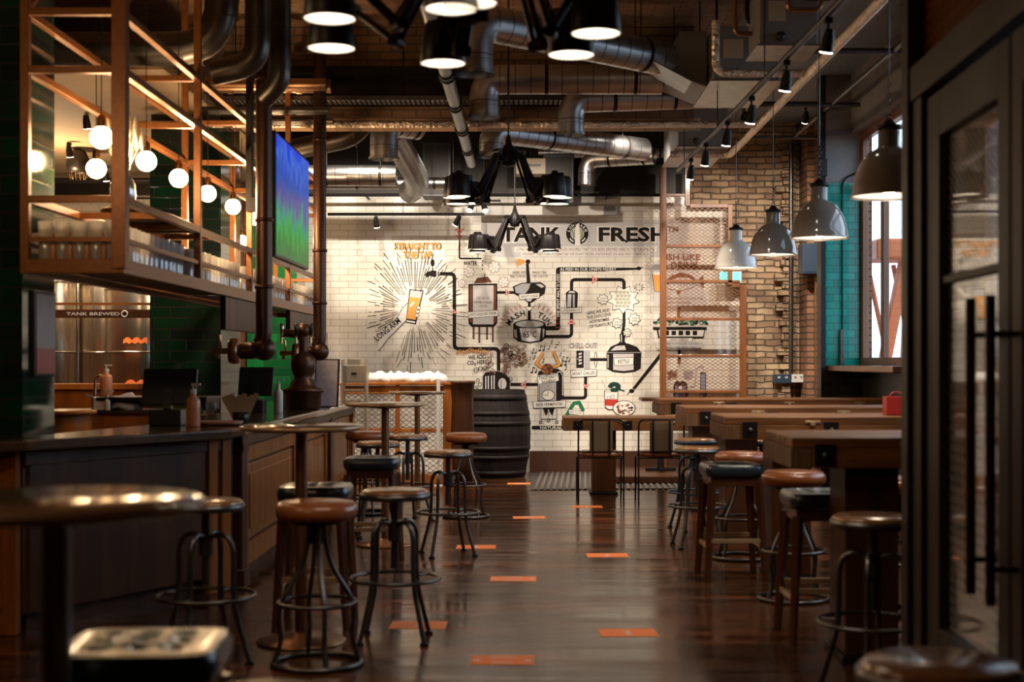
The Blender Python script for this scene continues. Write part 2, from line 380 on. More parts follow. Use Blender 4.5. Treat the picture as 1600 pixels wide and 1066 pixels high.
def expanded(mb, u0, u1, z0, z1, cw, ch, w=.008, y=0, th=.004, m=0):
    """expanded-metal mesh in the local XZ plane"""
    nr = max(1, int((z1-z0)/ch)); nc = max(1, int((u1-u0)/(cw/2)))
    ch = (z1-z0)/nr; st = (u1-u0)/nc
    for j in range(nr+1):
        zc = z0+j*ch
        for i in range(nc):
            a = ((i+j) % 2); za = zc+(ch/2 if a else -ch/2)*.92; zb = zc+(-ch/2 if a else ch/2)*.92
            za = min(max(za, z0), z1); zb = min(max(zb, z0), z1)
            xa, xb = u0+i*st, u0+(i+1)*st
            mb.add([(xa,y-th/2,za-w/2),(xb,y-th/2,zb-w/2),(xb,y-th/2,zb+w/2),(xa,y-th/2,za+w/2),
                    (xa,y+th/2,za-w/2),(xb,y+th/2,zb-w/2),(xb,y+th/2,zb+w/2),(xa,y+th/2,za+w/2)],
                   [(0,1,2,3),(7,6,5,4),(3,2,6,7),(0,4,5,1)], m)
TXT = {}
def text_geo(s, off=0.0):
    k = (s, off)
    if k in TXT: return TXT[k]
    cu = bpy.data.curves.new('t', 'FONT'); cu.body = s; cu.offset = off; cu.resolution_u = 2
    ob = bpy.data.objects.new('t', cu); me = bpy.data.meshes.new_from_object(ob)
    V = [(v.co.x, v.co.y) for v in me.vertices]; Fs = [tuple(p.vertices) for p in me.polygons]
    bpy.data.objects.remove(ob); bpy.data.curves.remove(cu); bpy.data.meshes.remove(me)
    xs = [v[0] for v in V]; ys = [v[1] for v in V]
    x0, x1, y0, y1 = min(xs), max(xs), min(ys), max(ys)
    V = [((x-(x0+x1)/2)/(x1-x0), (y-(y0+y1)/2)/(y1-y0)) for x, y in V]
    TXT[k] = (V, Fs); return TXT[k]
# ------------------------------------------------------------------ room shell
DW = 18.0
b = MB(); b.box(-6.2, 3.7, -3, 18.2, -.12, 0); struct('floor', b, 'parquet')
b = MB(); b.box(-6.2, 1.95, -3, 18.2, 4.5, 4.62); struct('ceiling', b, 'ceiling_brick')
b = MB(); b.box(1.95, 3.7, -3, 18.2, 4.38, 4.5); struct('ceiling_right', b, 'blue_ceiling')
b = MB(); b.box(-6.2, -2.8, 11.0, 18.0, 3.66, 3.74); struct('ceiling_left', b, 'plaster')
b = MB(); b.box(-6.2, 2.76, 18.0, 18.2, 0, 4.5); struct('wall_back', b, 'white_tile')
b = MB(); b.box(-6.4, -6.2, -3, 18.2, 0, 4.5); struct('wall_left', b, 'bar_wood_dark')
b = MB(); b.box(-6.2, 3.7, -3.2, -3, 0, 4.5); struct('wall_front', b, 'bar_wood_dark')
# upper part of the back wall, darker band over the rail
b = MB(); b.box(-6.2, 2.05, 17.93, 17.999, 3.50, 4.5); struct('trim_1', b, 'dark_iron')
b = MB(); b.box(0.05, 3.7, 17.9, 17.998, 0, .27); struct('baseboard_back', b, 'skirting')
# stock brick wall right of the mural, stepped
b = MB()
b.box(2.74, 3.36, 17.72, 18.2, 0, 4.5); b.box(2.53, 2.74, 17.72, 18.0, 2.37, 4.5); b.box(2.055, 2.53, 17.72, 18.0, 3.36, 4.5)
b.box(3.36, 3.42, 17.80, 18.2, 0, 4.5)
struct('wall_brick', b, 'stock_brick')
b = MB(); b.box(3.42, 3.7, 17.3, 18.2, 0, 4.5); struct('wall_brick_pier', b, 'red_brick')
b = MB()
for i in range(44):
    z = .1+i*.092; w = rnd.uniform(.03,.12) if i % 2 else rnd.uniform(0,.03)
    b.box(3.20-w, 3.27+rnd.uniform(0,.02), 17.60, 17.72, z, z+.078)
struct('wall_brick_edge', b, 'stock_brick')
# transverse downstand beam
b = MB(); b.box(-2.79, 1.55, 13.12, 13.6, 3.6, 4.5); struct('ceiling_beam', b, 'beam_brick')
b = MB(); b.box(-2.79, 1.55, 12.9, 13.12, 4.02, 4.08); b.box(-2.79, 1.55, 13.08, 13.12, 3.75, 4.02); struct('trim_2', b, 'dark_iron')
# teal pier and window wall on the right
b = MB(); b.box(3.12, 3.5, 14.8, 15.0, 1.36, 3.26); struct('wall_teal_pier', b, 'teal_tile')
b = MB(); b.box(3.12, 3.5, 14.8, 15.0, 3.26, 4.38); struct('wall_pier_top', b, 'concrete')
b = MB(); b.box(3.12, 3.5, 14.8, 15.0, 0, 1.36); b.box(3.07,3.12,14.8,15.0,0,4.38); struct('wall_pier_base', b, 'black_tile')
WX = 3.5
b = MB(); b.box(WX, WX+.2, -3, 14.8, 0, 1.36); struct('wall_right_low', b, 'black_tile')
b = MB(); b.box(WX+.001, WX+.1, 14.8, 18.2, 0, 4.5); struct('wall_right_far', b, 'red_brick')
b = MB(); b.box(WX-.12, WX+.2, -3, 14.8, 3.78, 4.38); struct('wall_right_lintel', b, 'concrete')
b = MB()
for y0, y1 in ((-3, 7.6), (10.9, 12.2)): b.box(WX, WX+.2, y0, y1, 1.36, 3.78)
struct('wall_right_pier', b, 'concrete')
for n, (y0, y1) in enumerate(((12.2, 14.8), (7.6, 10.9))):
    fr = MB(); t = .09
    k = 3 if n == 0 else 3
    for i in range(k+1):
        y = y0+(y1-y0-t)*i/k; fr.box(WX-.02, WX+.045, y, y+t, 1.36, 3.78)
    fr.box(WX-.021, WX+.046, y0, y1, 1.361, 1.44); fr.box(WX-.021, WX+.046, y0, y1, 3.69, 3.779); fr.box(WX-.019, WX+.044, y0, y1, 3.2, 3.27)
    w = struct('window_%d' % (n+1), fr, 'window_wood', .008)
    g = MB(); g.box(WX+.02, WX+.026, y0+.01, y1-.01, 1.4, 3.7); g.build('glass', 'clear_glass', w)
    s = MB(); s.box(WX-.36 if n == 0 else WX-.15, WX+.02, y0-(.02 if n == 0 else 0), y1-.001, 1.30, 1.36); struct('trim_%d' % (n+3), s, 'window_wood', .01)

# floor mat before the mural wall and low platform on the right
b = MB()
b.add([(.05,15.4,.004),(3.4,16.0,.004),(3.4,17.9,.004),(.05,17.9,.004)], [(0,1,2,3)])
b.m = [0]*len(b.f)
for i in range(48):
    x = .1+i*.068
    b.bar((x,15.45+.18*(x/3.4),.008), (x+.1,17.85,.008), .034, .012, m=1)
o = b.build('floor_mat', ['ribbed_mat','mat_rib']); tag(o, 'dark brown ribbed floor mat along the foot of the mural wall', 'mat')
b = MB(); b.box(1.0, 3.4, 16.2, 17.88, .014, .09); struct('floor_platform', b, 'bar_wood_dark', .01)

# dark tiled piers behind the bar
b = MB(); b.box(-4.4, -2.70, 7.62, 8.14, 0, 4.5); struct('wall_bar_pier', b, 'green_tile')
b = MB(); b.box(-3.44, -2.79, 13.0, 13.9, 0, 3.25); b.box(-3.43, -2.8, 13.01, 13.89, 3.25, 3.66); struct('wall_bar_pier_3', b, 'green_tile')
b = MB(); b.box(-3.14, -2.58, 16.0, 16.6, 0, 3.4); struct('wall_green_pier', b, 'bright_green_tile')
b = MB(); b.box(-3.36, -3.16, 16.0, 16.5, 0, 3.4); struct('door_1', b, 'bar_wood_dark')

# street outside the windows
b = MB(); b.box(3.9, 40, -20, 40, -.3, -.1); o = b.build('street', 'asphalt'); o['kind'] = 'structure'
b = MB(); b.box(13, 20, 34, 52, -.1, 9)
o = b.build('street_building', 'facade'); tag(o, 'white rendered building across the street, seen through the wooden window', 'building')
# ------------------------------------------------------------------ mural on the white tiled wall
mural = thing('wall_mural', 'large painted brewing diagram with TANK FRESH lettering on the white tiled wall', 'mural', (0, DW, 0))
MC = ['paint_black','paint_grey','paint_light','paint_white','paint_red','paint_orange','paint_brown','paint_green','paint_olive','paint_blue','paint_leaf']
K, G, LG, WH, RD, OR, BR, GN, OL, BL, LF = range(11)
S = DW/F
class Art(MB):
    lay = 1
    def q(s, u, v): return ((u-CX)*S, -.001-s.lay*.00012, H-(v-CY)*S)
    def fill(s, pts, m):
        s.lay += 1; s.add([s.q(*p) for p in pts], [tuple(range(len(pts)))], m); return s
    def ell(s, u, v, ru, rv, m, n=20): return s.fill([(u+ru*math.cos(2*PI*i/n), v+rv*math.sin(2*PI*i/n)) for i in range(n)], m)
    def line(s, pts, w, m, w2=None):
        s.lay += 1; w2 = w if w2 is None else w2; k = len(pts)-1
        for i in range(k):
            (a, b), (c, d) = pts[i], pts[i+1]; L_ = math.hypot(c-a, d-b) or 1; nx, ny = -(d-b)/L_, (c-a)/L_
            e = 0 if k == 1 else w*.22; ux, uy = (c-a)/L_*e, (d-b)/L_*e
            wa = (w+(w2-w)*i/k)/2; wb = (w+(w2-w)*(i+1)/k)/2
            s.add([s.q(a-ux+nx*wa, b-uy+ny*wa), s.q(c+ux+nx*wb, d+uy+ny*wb), s.q(c+ux-nx*wb, d+uy-ny*wb), s.q(a-ux-nx*wa, b-uy-ny*wa)], [(0,1,2,3)], m)
            s.lay += .02
        return s
    def circ(s, u, v, r, w, m, n=14, rv=None, a0=0, a1=2*PI):
        rv = rv or r; return s.line([(u+r*math.cos(a0+(a1-a0)*i/n), v+rv*math.sin(a0+(a1-a0)*i/n)) for i in range(n+1)], w, m)
    def text(s, t, u, v, w, h, m=0, ang=0, off=.0):
        s.lay += 1; V, Fs = text_geo(t, off); ca, sa = math.cos(math.radians(ang)), math.sin(math.radians(ang))
        s.add([s.q(u+x*w*ca-y*h*sa, v-(x*w*sa+y*h*ca)) for x, y in V], Fs, m); return s
    def plate(s, t, u, v, w, h, ang=0, tw=.86, th=.5):
        ca, sa = math.cos(math.radians(ang)), math.sin(math.radians(ang))
        def R(k): return [(u+x*ca+y*sa, v-x*sa+y*ca) for x, y in ((-w/2-k,-h/2-k),(w/2+k,-h/2-k),(w/2+k-1,h/2+k),(-w/2-k+1,h/2+k))]
        s.fill(R(.7), K); s.fill(R(0), WH); return s.text(t, u, v, w*tw, h*th, K, ang, .01)
    def done(s, name): return s.build(name, MC, mural)
def bpath(pts, R=5): return [(p.x, p.y) for p in bend([(a, b, 0) for a, b in pts], R, 4)]
def tri(a, u, v, d, s=4.5):
    dx, dy = {'r':(1,0),'l':(-1,0),'u':(0,-1),'d':(0,1)}[d]
    for k, m in ((1.0, RD), (.72, WH), (.5, RD)):
        a.fill([(u+dx*s*k, v+dy*s*k), (u-dx*s*k*.7-dy*s*k*1.2, v-dy*s*k*.7+dx*s*k*1.2), (u-dx*s*k*.7+dy*s*k*1.2, v-dy*s*k*.7-dx*s*k*1.2)], m)

a = Art()
a.fill([(752,346),(1078,342),(1072,386),(1034,386),(1032,402),(778,402),(756,390)], LG)
a.done('banner')
for tx, cx_, tw in (('TANK', 830, 93), ('FRESH', 989, 107)):
    a = Art(); a.lay = 8
    a.text(tx, cx_, 366.5, tw*1.05, 26, WH, 0, .06); a.text(tx, cx_, 366.5, tw, 23, K, 0, .035); a.done('title_word')
a = Art(); a.lay = 8; a.text('TM', 1051, 358.5, 18, 9, BR, 0, .03); a.done('trademark_sign')
a = Art(); a.lay = 8
a.ell(902,365,17.5,17.5,K,32).ell(902,365,10.8,10.8,OL,24)
a.fill([(898,384),(907,384),(905,354),(907,345),(905,344),(901,351),(899,356)], WH)
for i, ch in enumerate('LONG'):
    t = math.radians(200+i*20); a.text(ch, 902+14*math.cos(t), 365+14*math.sin(t), 3.4, 4.2, WH, -(200+i*20)-90, .02)
for i, ch in enumerate('ARM'):
    t = math.radians(298+i*21); a.text(ch, 902+14*math.cos(t), 365+14*math.sin(t), 3.4, 4.2, WH, -(298+i*21)-90, .02)
for i in range(12):
    t = math.radians(118+i*5 if i < 6 else 32+(i-6)*5); a.ell(902+14*math.cos(t), 365+14*math.sin(t), .7, 1.4, WH, 6)
a.line([(896,356),(900,350),(905,346)],1.4,K).line([(894,360),(897,368),(896,374)],.8,K).line([(910,357),(909,372)],.8,K)
a.ell(906.5,346,2,2.6,G,8)
a.done('round_logo')
a = Art(); a.lay = 8
a.fill([(804,385.6),(1026,385.2),(1026,393.2),(804,393.8)], WH).fill([(814,394.4),(1015,394),(1015,400.8),(814,401)], WH)
a.text("LONG ARM'S TANK FRESH\u2122 PROCESS ENSURES THAT OUR BEERS BREWED HERE IN THE PUB ARE THE", 915, 389.6, 216, 5, BR)
a.text("FRESHEST THEY CAN POSSIBLY BE! WE DON'T FILTER, PASTEURIZE OR ADD ANY CHEMICALS", 914.5, 397.5, 196, 4.6, BR)
a.done('process_lettering')
# straight to the tap
a = Art(); r2 = random.Random(3)
for i in range(84):
    t = 2*PI*i/84+r2.uniform(-.015,.015); c, s_ = math.cos(t), math.sin(t)
    if s_ > .45 and c < -.25 and s_ < .92: continue
    R0 = r2.choice((27,31,35,42)); R1 = r2.uniform(58,78)*(1 if abs(c) < .75 else .85)
    a.line([(648+R0*c, 483+R0*s_*1.05), (648+R1*c, 483+R1*s_*1.1)], r2.uniform(.6,.9), K, r2.uniform(.8,1.4))
    if i % 3: a.line([(648+(R1+5)*c, 483+(R1+5)*s_*1.1), (648+min(R1+r2.uniform(12,34),108 if c > 0 else 70+abs(s_)*30)*c, 483+(R1+r2.uniform(12,24))*s_*1.1)], r2.uniform(.6,1.2), K)
a.done('ray_burst')
a = Art(); a.lay = 60
a.fill([(589,519),(612,503),(632,476),(638,471),(648,474),(641,484),(640,500),(628,506),(612,524),(592,549)], WH)
a.line([(588,519),(605,509),(618,500),(630,480),(638,473),(645,470),(647,472),(640,478)],1,K).line([(592,549),(606,530),(624,512),(634,502),(638,494)],1.2,K)
a.fill([(640,452),(662,454),(650,507),(634,504)], K).fill([(641.5,453.5),(660.3,455.3),(657.5,467),(639.5,465)], LG).fill([(640,464),(657.7,466),(649.5,500),(635.5,498)], OR)
a.fill([(635.5,500.5),(649,502.5),(648.5,505),(635,503)], WH)
a.fill([(640,478),(646,471),(648,473),(641,481)], WH)
for k in range(3): a.ell(654-k*1.2, 481+k*6, 3.6, 3, K, 10).ell(654-k*1.2, 481+k*6, 2.9, 2.3, WH, 10)
a.text('LONG ARM', 605.5, 515, 48, 10, K, 39, .02)
a.done('arm_with_beer_glass')
a = Art(); a.lay = 60
for m, k, o in ((K, 1.04, .05), (OR, 1, .03)):
    a.text('STRAIGHT TO', 653.5, 385, 71*k, 11*k, m, 0, o).text('THE TAP', 653.5, 398.5, 43*k, 11*k, m, 0, o)
a.done('tap_lettering')
# pipes
def pipe(name, pts, w=5, R=6, tris=(), m=K):
    a = Art(); a.lay = 20; P = bpath(pts, R); a.line(P, w, m); a.lay += 1
    for t in tris: tri(a, *t)
    return a
a = pipe('', [(688,428),(710,428),(710,545),(779,545),(779,584)], 5.5, 7, [(709,487,'u')])
a.fill([(664,429),(668,424),(674,425),(680,423),(686,425),(686,431),(678,433),(671,431),(667,434)], K).ell(676,411,3.2,6,K,12).ell(677,427,7,4.6,K,14).line([(676,418),(676,424)],1.6,K)
a.line([(683,421),(683,434)],1.6,WH).done('tap_and_beer_pipe')
a = pipe('', [(718,338),(718,404),(752,404)], 2.4, 2, [(718,362,'d',6),(718,371,'d',5)]); a.line([(747,397),(747,404)],1,K).line([(743,397),(751,397)],1,K)
for k in range(3): a.line([(754,407+k*6),(754,410+k*6)],1.4,K)
a.text('WATER', 735, 411.5, 21, 6.5, K, 0, .02); a.done('water_pipe')
a = pipe('', [(776,457),(804,457)], 4, 1, [(793,457,'r')]); a.done('liquor_pipe')
a = pipe('', [(852,513),(872,513),(872,421),(945,421)], 6.5, 2); a.line([(944,421),(996,420)],5.5,K,3).ell(998,419.5,4,3,K,10).line([(1000,418.5),(1006,418)],1,K)
a.text('AS FEED IN OUR ONSITE FISHERY', 919, 421, 88, 4.6, WH, 0, .01).text('THE SPENT MALT IS USED', 872, 462, 68, 4.2, WH, 90, .01); a.done('spent_malt_pipe')
a = pipe('', [(852,526),(893,526),(893,437),(975,437),(975,452)], 5, 6, [(929,437,'r',5.5),(893,503,'u',5.5)]); a.done('underback_pipe')
a = pipe('', [(975,488),(975,508),(972,522),(972,540)], 4.5, 4); a.done('hop_pipe')
a = pipe('', [(920,562),(950,562)], 4.5, 1); a.done('kettle_pipe')
a = pipe('', [(915,590),(915,622),(876,622)], 4.8, 5, [(916,604,'d')]); a.done('wort_pipe')
a = pipe('', [(796,601),(842,601)], 4.8, 1, [(818,601,'l',5.5)]); a.done('fermenter_pipe')
a = Art(); a.lay = 20; a.line([(1040,545),(990,608)], 6, K, 4.5).ell(987,611,4.2,3.4,K,10).line([(984,612),(980,617)],1.2,K).done('stirring_arm')
# hot liquor tank
a = Art(); a.lay = 20
for x, y in ((740,530),(749,536),(761,531),(770,535)): a.line([(x,508),(x,y)],3,K).line([(x,509),(x,y-1)],1.6,BR)
a.line([(741,521),(770,522)],.8,K)
a.fill([(732,444),(777,443),(777,505),(772,511),(737,511),(732,506)], K).fill([(734,446),(738,446),(738,505),(734,503)], BR).fill([(739,446),(771,446),(771,507),(739,507)], LG)
a.fill([(771,446),(775,446),(775,503),(771,505)], BR)
a.fill([(741,443),(746,435),(762,433),(768,441)], BR).line([(741,443),(746,435),(762,433),(768,441)],1,K).line([(757,433),(758,427)],1,K)
a.text('THE HEATED', 755, 466, 21, 3.6, BR).text('WATER IS CALLED', 755, 472.5, 28, 3.8, BR, 0, .02).text('LIQUOR', 755, 478.5, 13, 3.8, BR)
a.plate('HOT LIQUOR TANK', 755, 491, 47, 9, 4, .9, .55).done('hot_liquor_tank')
for u, v, r in ((733,425,8),(772,417,9),(787,441,8),(722,443,6)):
    a = Art(); a.lay = 20
    a.ell(u, v, r, r, WH, 14)
    for k in range(7):
        t = k*PI*2/7; a.circ(u+r*.72*math.cos(t), v+r*.72*math.sin(t), r*.36, .6, BR, 8, a0=t-1.9, a1=t+1.9)
    a.circ(u, v, r*.35, .5, BR, 8, a1=4.4); a.done('steam_cloud')
# grist case
a = Art(); a.lay = 20
a.fill([(801,448),(815,442),(845,441),(853,447),(851,459),(838,468),(832,473),(824,473),(818,467),(804,460)], K)
a.fill([(804,449),(815,443.5),(829,443),(826,452),(820,460),(806,458)], G).fill([(837,444),(845,444),(851,448),(846,450)], LG).fill([(820,466),(833,466),(829,471),(824,471)], LG)
a.line([(824,412),(826,443)],4.2,K,6).ell(825,409,4,3.6,K,10)
for k in range(9):
    t = math.radians(150+k*8); a.line([(822+2*math.cos(t),409+2*math.sin(t)*.9),(822+18*math.cos(t), 410+14*math.sin(t)*.9)], 1.5, OR, .4)
a.line([(828,409),(834,410)],1.2,OR,.3)
a.line([(827,472),(827,500)],4.4,K).fill([(819,479),(835,479),(827,487)],K).fill([(821,480),(833,480),(827,486)],WH)
a.plate('GRIST CASE', 827, 463, 32, 7.5, 4, .85, .5).done('grist_case')
a = Art(); a.lay = 20
for t, u, v, w in (('HERE WE',811,426,20),('MALT WITH',809,432,24),('MASH THE',843,426,22),('THE LIQUOR',844,432,25)): a.text(t, u, v, w, 4.4, K)
a.done('malt_lettering')
# mash tun
a = Art(); a.lay = 20
a.fill([(802,507),(853,507),(853,528),(846,534),(828,537),(810,534),(802,528)], K).ell(827.5,507,25.5,7.5,K,24).ell(827.5,506.5,22,5.4,G,24).ell(824,505,6,3.6,LG,14)
a.fill([(812,513),(845,513),(843,532),(828,534.5),(815,532)], LG).fill([(803,515),(807,515),(808,529),(804,527)], G).fill([(848,514),(851,514),(850,527),(848,528)], G)
a.text('65\u00b0C', 828, 522.5, 21, 10.5, K, 0, .01)
for i, ch in enumerate('MASH'):
    t = math.radians(208+i*15); a.text(ch, 827+36*math.cos(t), 517+28*math.sin(t), 7, 9, K, 58-i*15, .02)
for i, ch in enumerate('TUN'):
    t = math.radians(300+i*16); a.text(ch, 827+34*math.cos(t), 517+28*math.sin(t), 7, 9, K, -26-i*16, .02)
for i in range(19):
    t = math.radians(184+i*9.6)
    if 255 < 184+i*9.6 < 285: continue
    a.line([(827+41*math.cos(t), 514+33*math.sin(t)), (827+49*math.cos(t), 514+41*math.sin(t))], .9, RD)
a.done('mash_tun')
# underback
a = Art(); a.lay = 30
a.fill([(884,458),(889,454),(898,454),(903,458),(902,481),(885,481)], K).fill([(887,460),(893,460),(892,480),(886,480)], LG).fill([(895,460),(898,460),(898,480),(895,480)], G).fill([(890,455),(897,455),(899,458),(888,458)], LG)
a.plate('UNDERBACK', 893, 485, 32, 7, 2, .86, .55).done('underback_vessel')
# hop bombs
def burst(a, u, v, ru, rv, n, m=WH):
    P = []
    for i in range(n*2):
        t = PI*i/n+.2; k = 1.12 if i % 2 == 0 else .78; P.append((u+ru*k*math.cos(t), v+rv*k*math.sin(t)))
    a.fill(P, m).line(P+[P[0]], .8, K)
    return a
a = Art(); a.lay = 30; burst(a, 974, 468, 23, 20, 9)
for i in range(4):
    for j in range(5):
        x, y = 964+i*6+(j%2)*2-1, 457+j*5.4
        a.fill([(x-2.6,y-2.2),(x+2.4,y-2.4),(x+2.8,y+1.6),(x-.5,y+2.4),(x-2.4,y+1.4)], OL)
for u, v, r in ((942,468,8),(964,505,8),(991,499,9),(980,520,6.5)):
    burst(a, u, v, r, r, 8)
    for k in range(6): a.fill([(u-4+(k%3)*3,v-3+(k//3)*4),(u-1.6+(k%3)*3,v-3+(k//3)*4),(u-1.6+(k%3)*3,v+(k//3)*4),(u-4+(k%3)*3,v+(k//3)*4)], OL)
for k in range(9):
    t = k*PI*2/9; a.line([(998+4*math.cos(t),449+3*math.sin(t)),(998+9*math.cos(t),449+6.5*math.sin(t))],.7,K)
a.done('hop_bombs')
a = Art(); a.lay = 20
for i, (t, w) in enumerate((('HERE WE ADD',36),('THE EXPLOSIVE',38),('HOP BOMBS',31),('OF FLAVOUR!',34))): a.text(t, 935+i*.8, 487+i*7, w, 5, K, 9, .01)
a.done('hop_lettering')
# kettle
a = Art(); a.lay = 30
a.fill([(968,522),(977,522),(976,534),(980,538),(965,538),(969,533)], K).line([(971,523),(971,535)],1.5,LG)
a.fill([(948,551),(954,542),(965,537),(982,537),(995,542),(1002,551),(1001,576),(992,581),(974,583),(957,581),(948,576)], K)
a.fill([(954,548),(962,541),(976,540),(978,547)], LG).line([(948,551),(1001,551)],1,G).line([(950,554),(950,575)],2,G).fill([(958,553),(990,553),(990,578),(974,580),(958,578)], LG)
a.plate('KETTLE', 974.5, 565, 31, 11, 2, .55, .5).done('kettle')
# wort chiller
a = Art(); a.lay = 30
a.fill([(900,548),(912,548),(912,575),(900,575)], K).fill([(913,548),(922,548),(922,578),(913,578)], G)
for k in range(4): a.fill([(904,552+k*5),(909,551+k*5),(909,554+k*5),(904,555+k*5)], LG)
a.line([(900,548),(900,575)],1,LG).circ(931,562,2.2,.7,K,12,rv=12)
a.text('CHILL OUT', 911, 540, 44, 8.5, K, 0, .04).text('CHILL OUT', 911, 540, 43, 7.6, LG, 0, .0)
for k in range(18): a.ell(888+r2.uniform(0,36), 524+r2.uniform(0,44), 1, 1, LG, 6)
a.plate('WORT CHILLER', 912, 583.5, 40, 10, 3, .88, .5).done('wort_chiller')
# fermenter
a = Art(); a.lay = 30
a.line([(845,636),(845,660)],3,G).line([(870,636),(870,660)],3,G).fill([(848,637),(867,637),(863,650),(858,642),(853,650)], K).line([(857,640),(857,655)],2,G).line([(845,655),(870,655)],1,K)
for x in (845,857,870): a.circ(x, 660-(3 if x == 857 else 0), 2.3, 1, K, 10)
a.fill([(840,585),(842,580),(872,576),(880,583),(881,622),(872,628),(840,628)], K).fill([(843,586),(869,583),(869,626),(843,626)], G).line([(841.5,586),(841.5,626)],1.2,LG).circ(874,590,5,1.4,LG,10,rv=9,a0=PI,a1=2*PI).line([(879,588),(879,618)],1.4,LG)
a.ell(856.5,617.5,10,8.5,K,20).ell(856.5,617.5,9,7.5,WH,20).line([(856,611),(856,618),(849,617)],.8,K)
for P in ([(848,576),(838,568),(848,553)], [(862,575),(874,570),(865,551)]):
    a.line(P, 5.2, K).line(P, 3.8, OR); a.ell(*P[2], 2.6, 2.8, OR, 10)
a.ell(855,577,9.4,8.8,BR,20)
for k in range(26): a.ell(855+r2.uniform(-7,7), 577+r2.uniform(-6.5,6.5), 1.0, .8, K if k % 2 else OR, 6)
a.fill([(840,590),(872,585),(873,595),(842,600)], WH).text('YEAST PARTY', 857, 590, 31, 4.6, K, 8, .01).text('IN HERE!!', 858, 596, 23, 4.4, K, 8, .01)
a.plate('BEER FERMENTER', 858.5, 632, 51, 9.5, 2, .82, .48).done('beer_fermenter')
def notes(name, spots):
    a = Art(); a.lay = 20
    for u, v, k in spots:
        a.ell(u, v, 1.6*k, 1.2*k, K, 8).line([(u+1.4*k,v),(u+1.4*k,v-7*k)], .7*k, K).line([(u+1.4*k,v-7*k),(u+4*k,v-5*k)], 1*k, K)
        if k > .9: a.ell(u+5*k, v-.6, 1.5*k, 1.1*k, K, 8).line([(u+6.4*k,v),(u+6.4*k,v-6*k)], .7*k, K)
    a.done(name)
notes('music_notes', [(832,552,1),(843,548,1.2),(851,541,.7),(857,546,.8),(861,537,.7),(868,543,.8),(872,539,.7),(834,561,.8),(828,562,.6),(848,566,.8),(875,556,.7),(879,561,.7),(877,571,1.2),(884,565,1),(831,582,1.2),(826,573,.6),(884,577,.7),(838,595,.7),(881,549,.5),(843,588,.7)])
# bubbles and vessel behind the barrel
a = Art(); a.lay = 10
for k in range(95):
    t = r2.random(); u = 777+t*44+r2.uniform(-3,3); v = 540+r2.uniform(0,1)*(48-t*20) + (1-t)*2
    if 779-4 < u < 779+4: u += 8
    r = r2.choice((1.4,1.9,2.4,3.1)); a.circ(u, v, r, .6, BR, 9)
for k in range(34): a.circ(713+k*1.55, 552-r2.uniform(0,5)+(k<6)*1, r2.choice((1.5,2,2.8)), .6, BR if k % 2 else OR, 9)
for k in range(16): a.circ(763+r2.uniform(-3,8), 553+k*2.0, r2.choice((1.4,2.2,3)), .6, BR, 9)
for u, v, r in ((744,578,3.4),(751,576,3.2),(767,569,3.6),(802,558,5),(798,553,3.4),(807,568,3.2),(791,541,3.8),(797,593,3.4),(747,594,2.6),(750,601,2.8),(745,605,2),(758,575,3)): a.circ(u, v, r, 1, K, 14)
a.done('bubbles')
a = Art(); a.lay = 30
P = [(754,612),(754,588),(758,582),(766,580),(780,580),(790,584),(797,592),(797,612)]
a.fill(P, K).line(P, 1, G)
for k, x in enumerate((759,763,768,772)): a.line([(x,588-k*.5),(x,610)], 1.8, LG)
a.ell(785,600,6.5,9,LG,16).line([(783,594),(783,610)],1,K)
a.circ(764,584,9,1.3,G,12,rv=10,a0=PI,a1=2*PI).done('carbonation_vessel')
a = Art(); a.lay = 20; a.text('WE ADD', 745.5, 558, 27, 7, K, 4, .02).text('CO\u2082 HERE!', 746.5, 567, 33, 8, K, 4, .02).done('carbonation_lettering')
# cocktail, fruit bowl, garden sign
a = Art(); a.lay = 30
a.line([(941,594),(948,608)],2,LG).fill([(944,611),(966,611),(965,638),(960,641),(950,641),(945,637)], K).fill([(945,612),(965,612),(964,636.5),(959,639.5),(951,639.5),(946,636)], WH).fill([(945,624),(964.6,624),(964,635),(946,634)], RD)
a.circ(957,620,3,.6,K,8).circ(951,622,2.6,.6,K,8).ell(955,611,11,1.6,WH,16).circ(955,611,11,.6,K,18,rv=1.6)
for t in (200,235,265,300,335,20,75,110):
    t = math.radians(t); a.ell(960+6*math.cos(t), 605+5*math.sin(t), 4.6, 3.2, LF, 10)
a.line([(960,607),(976,611)],1.6,LF).done('cocktail_glass')
a = Art(); a.lay = 40
a.ell(975,638,18,12.5,K,24).ell(975,638,16.8,11.4,WH,24)
for k in range(44):
    t = r2.uniform(0,2*PI); r = math.sqrt(r2.random())*.85; a.ell(975+16*r*math.cos(t), 638+10.5*r*math.sin(t), r2.uniform(1,2.6), r2.uniform(.8,2), r2.choice((K,BR,RD,WH,OL,BR)), 7)
a.done('fruit_bowl')
a = Art(); a.lay = 30
a.line([(884,652),(892,638),(897,630)],5.5,GN).line([(897,630),(905,629),(911,641)],5.5,GN).plate('RECYCLED', 900, 645, 23, 6, -8, .8, .5).done('recycling_sign')
a = Art(); a.lay = 12; a.fill([(831,665.5),(1035,665.5),(1035,671.5),(831,671.5)], K).text('NATURAL ESSENCE', 877, 668.6, 66, 4.6, WH, 0, .01); a.done('base_band')
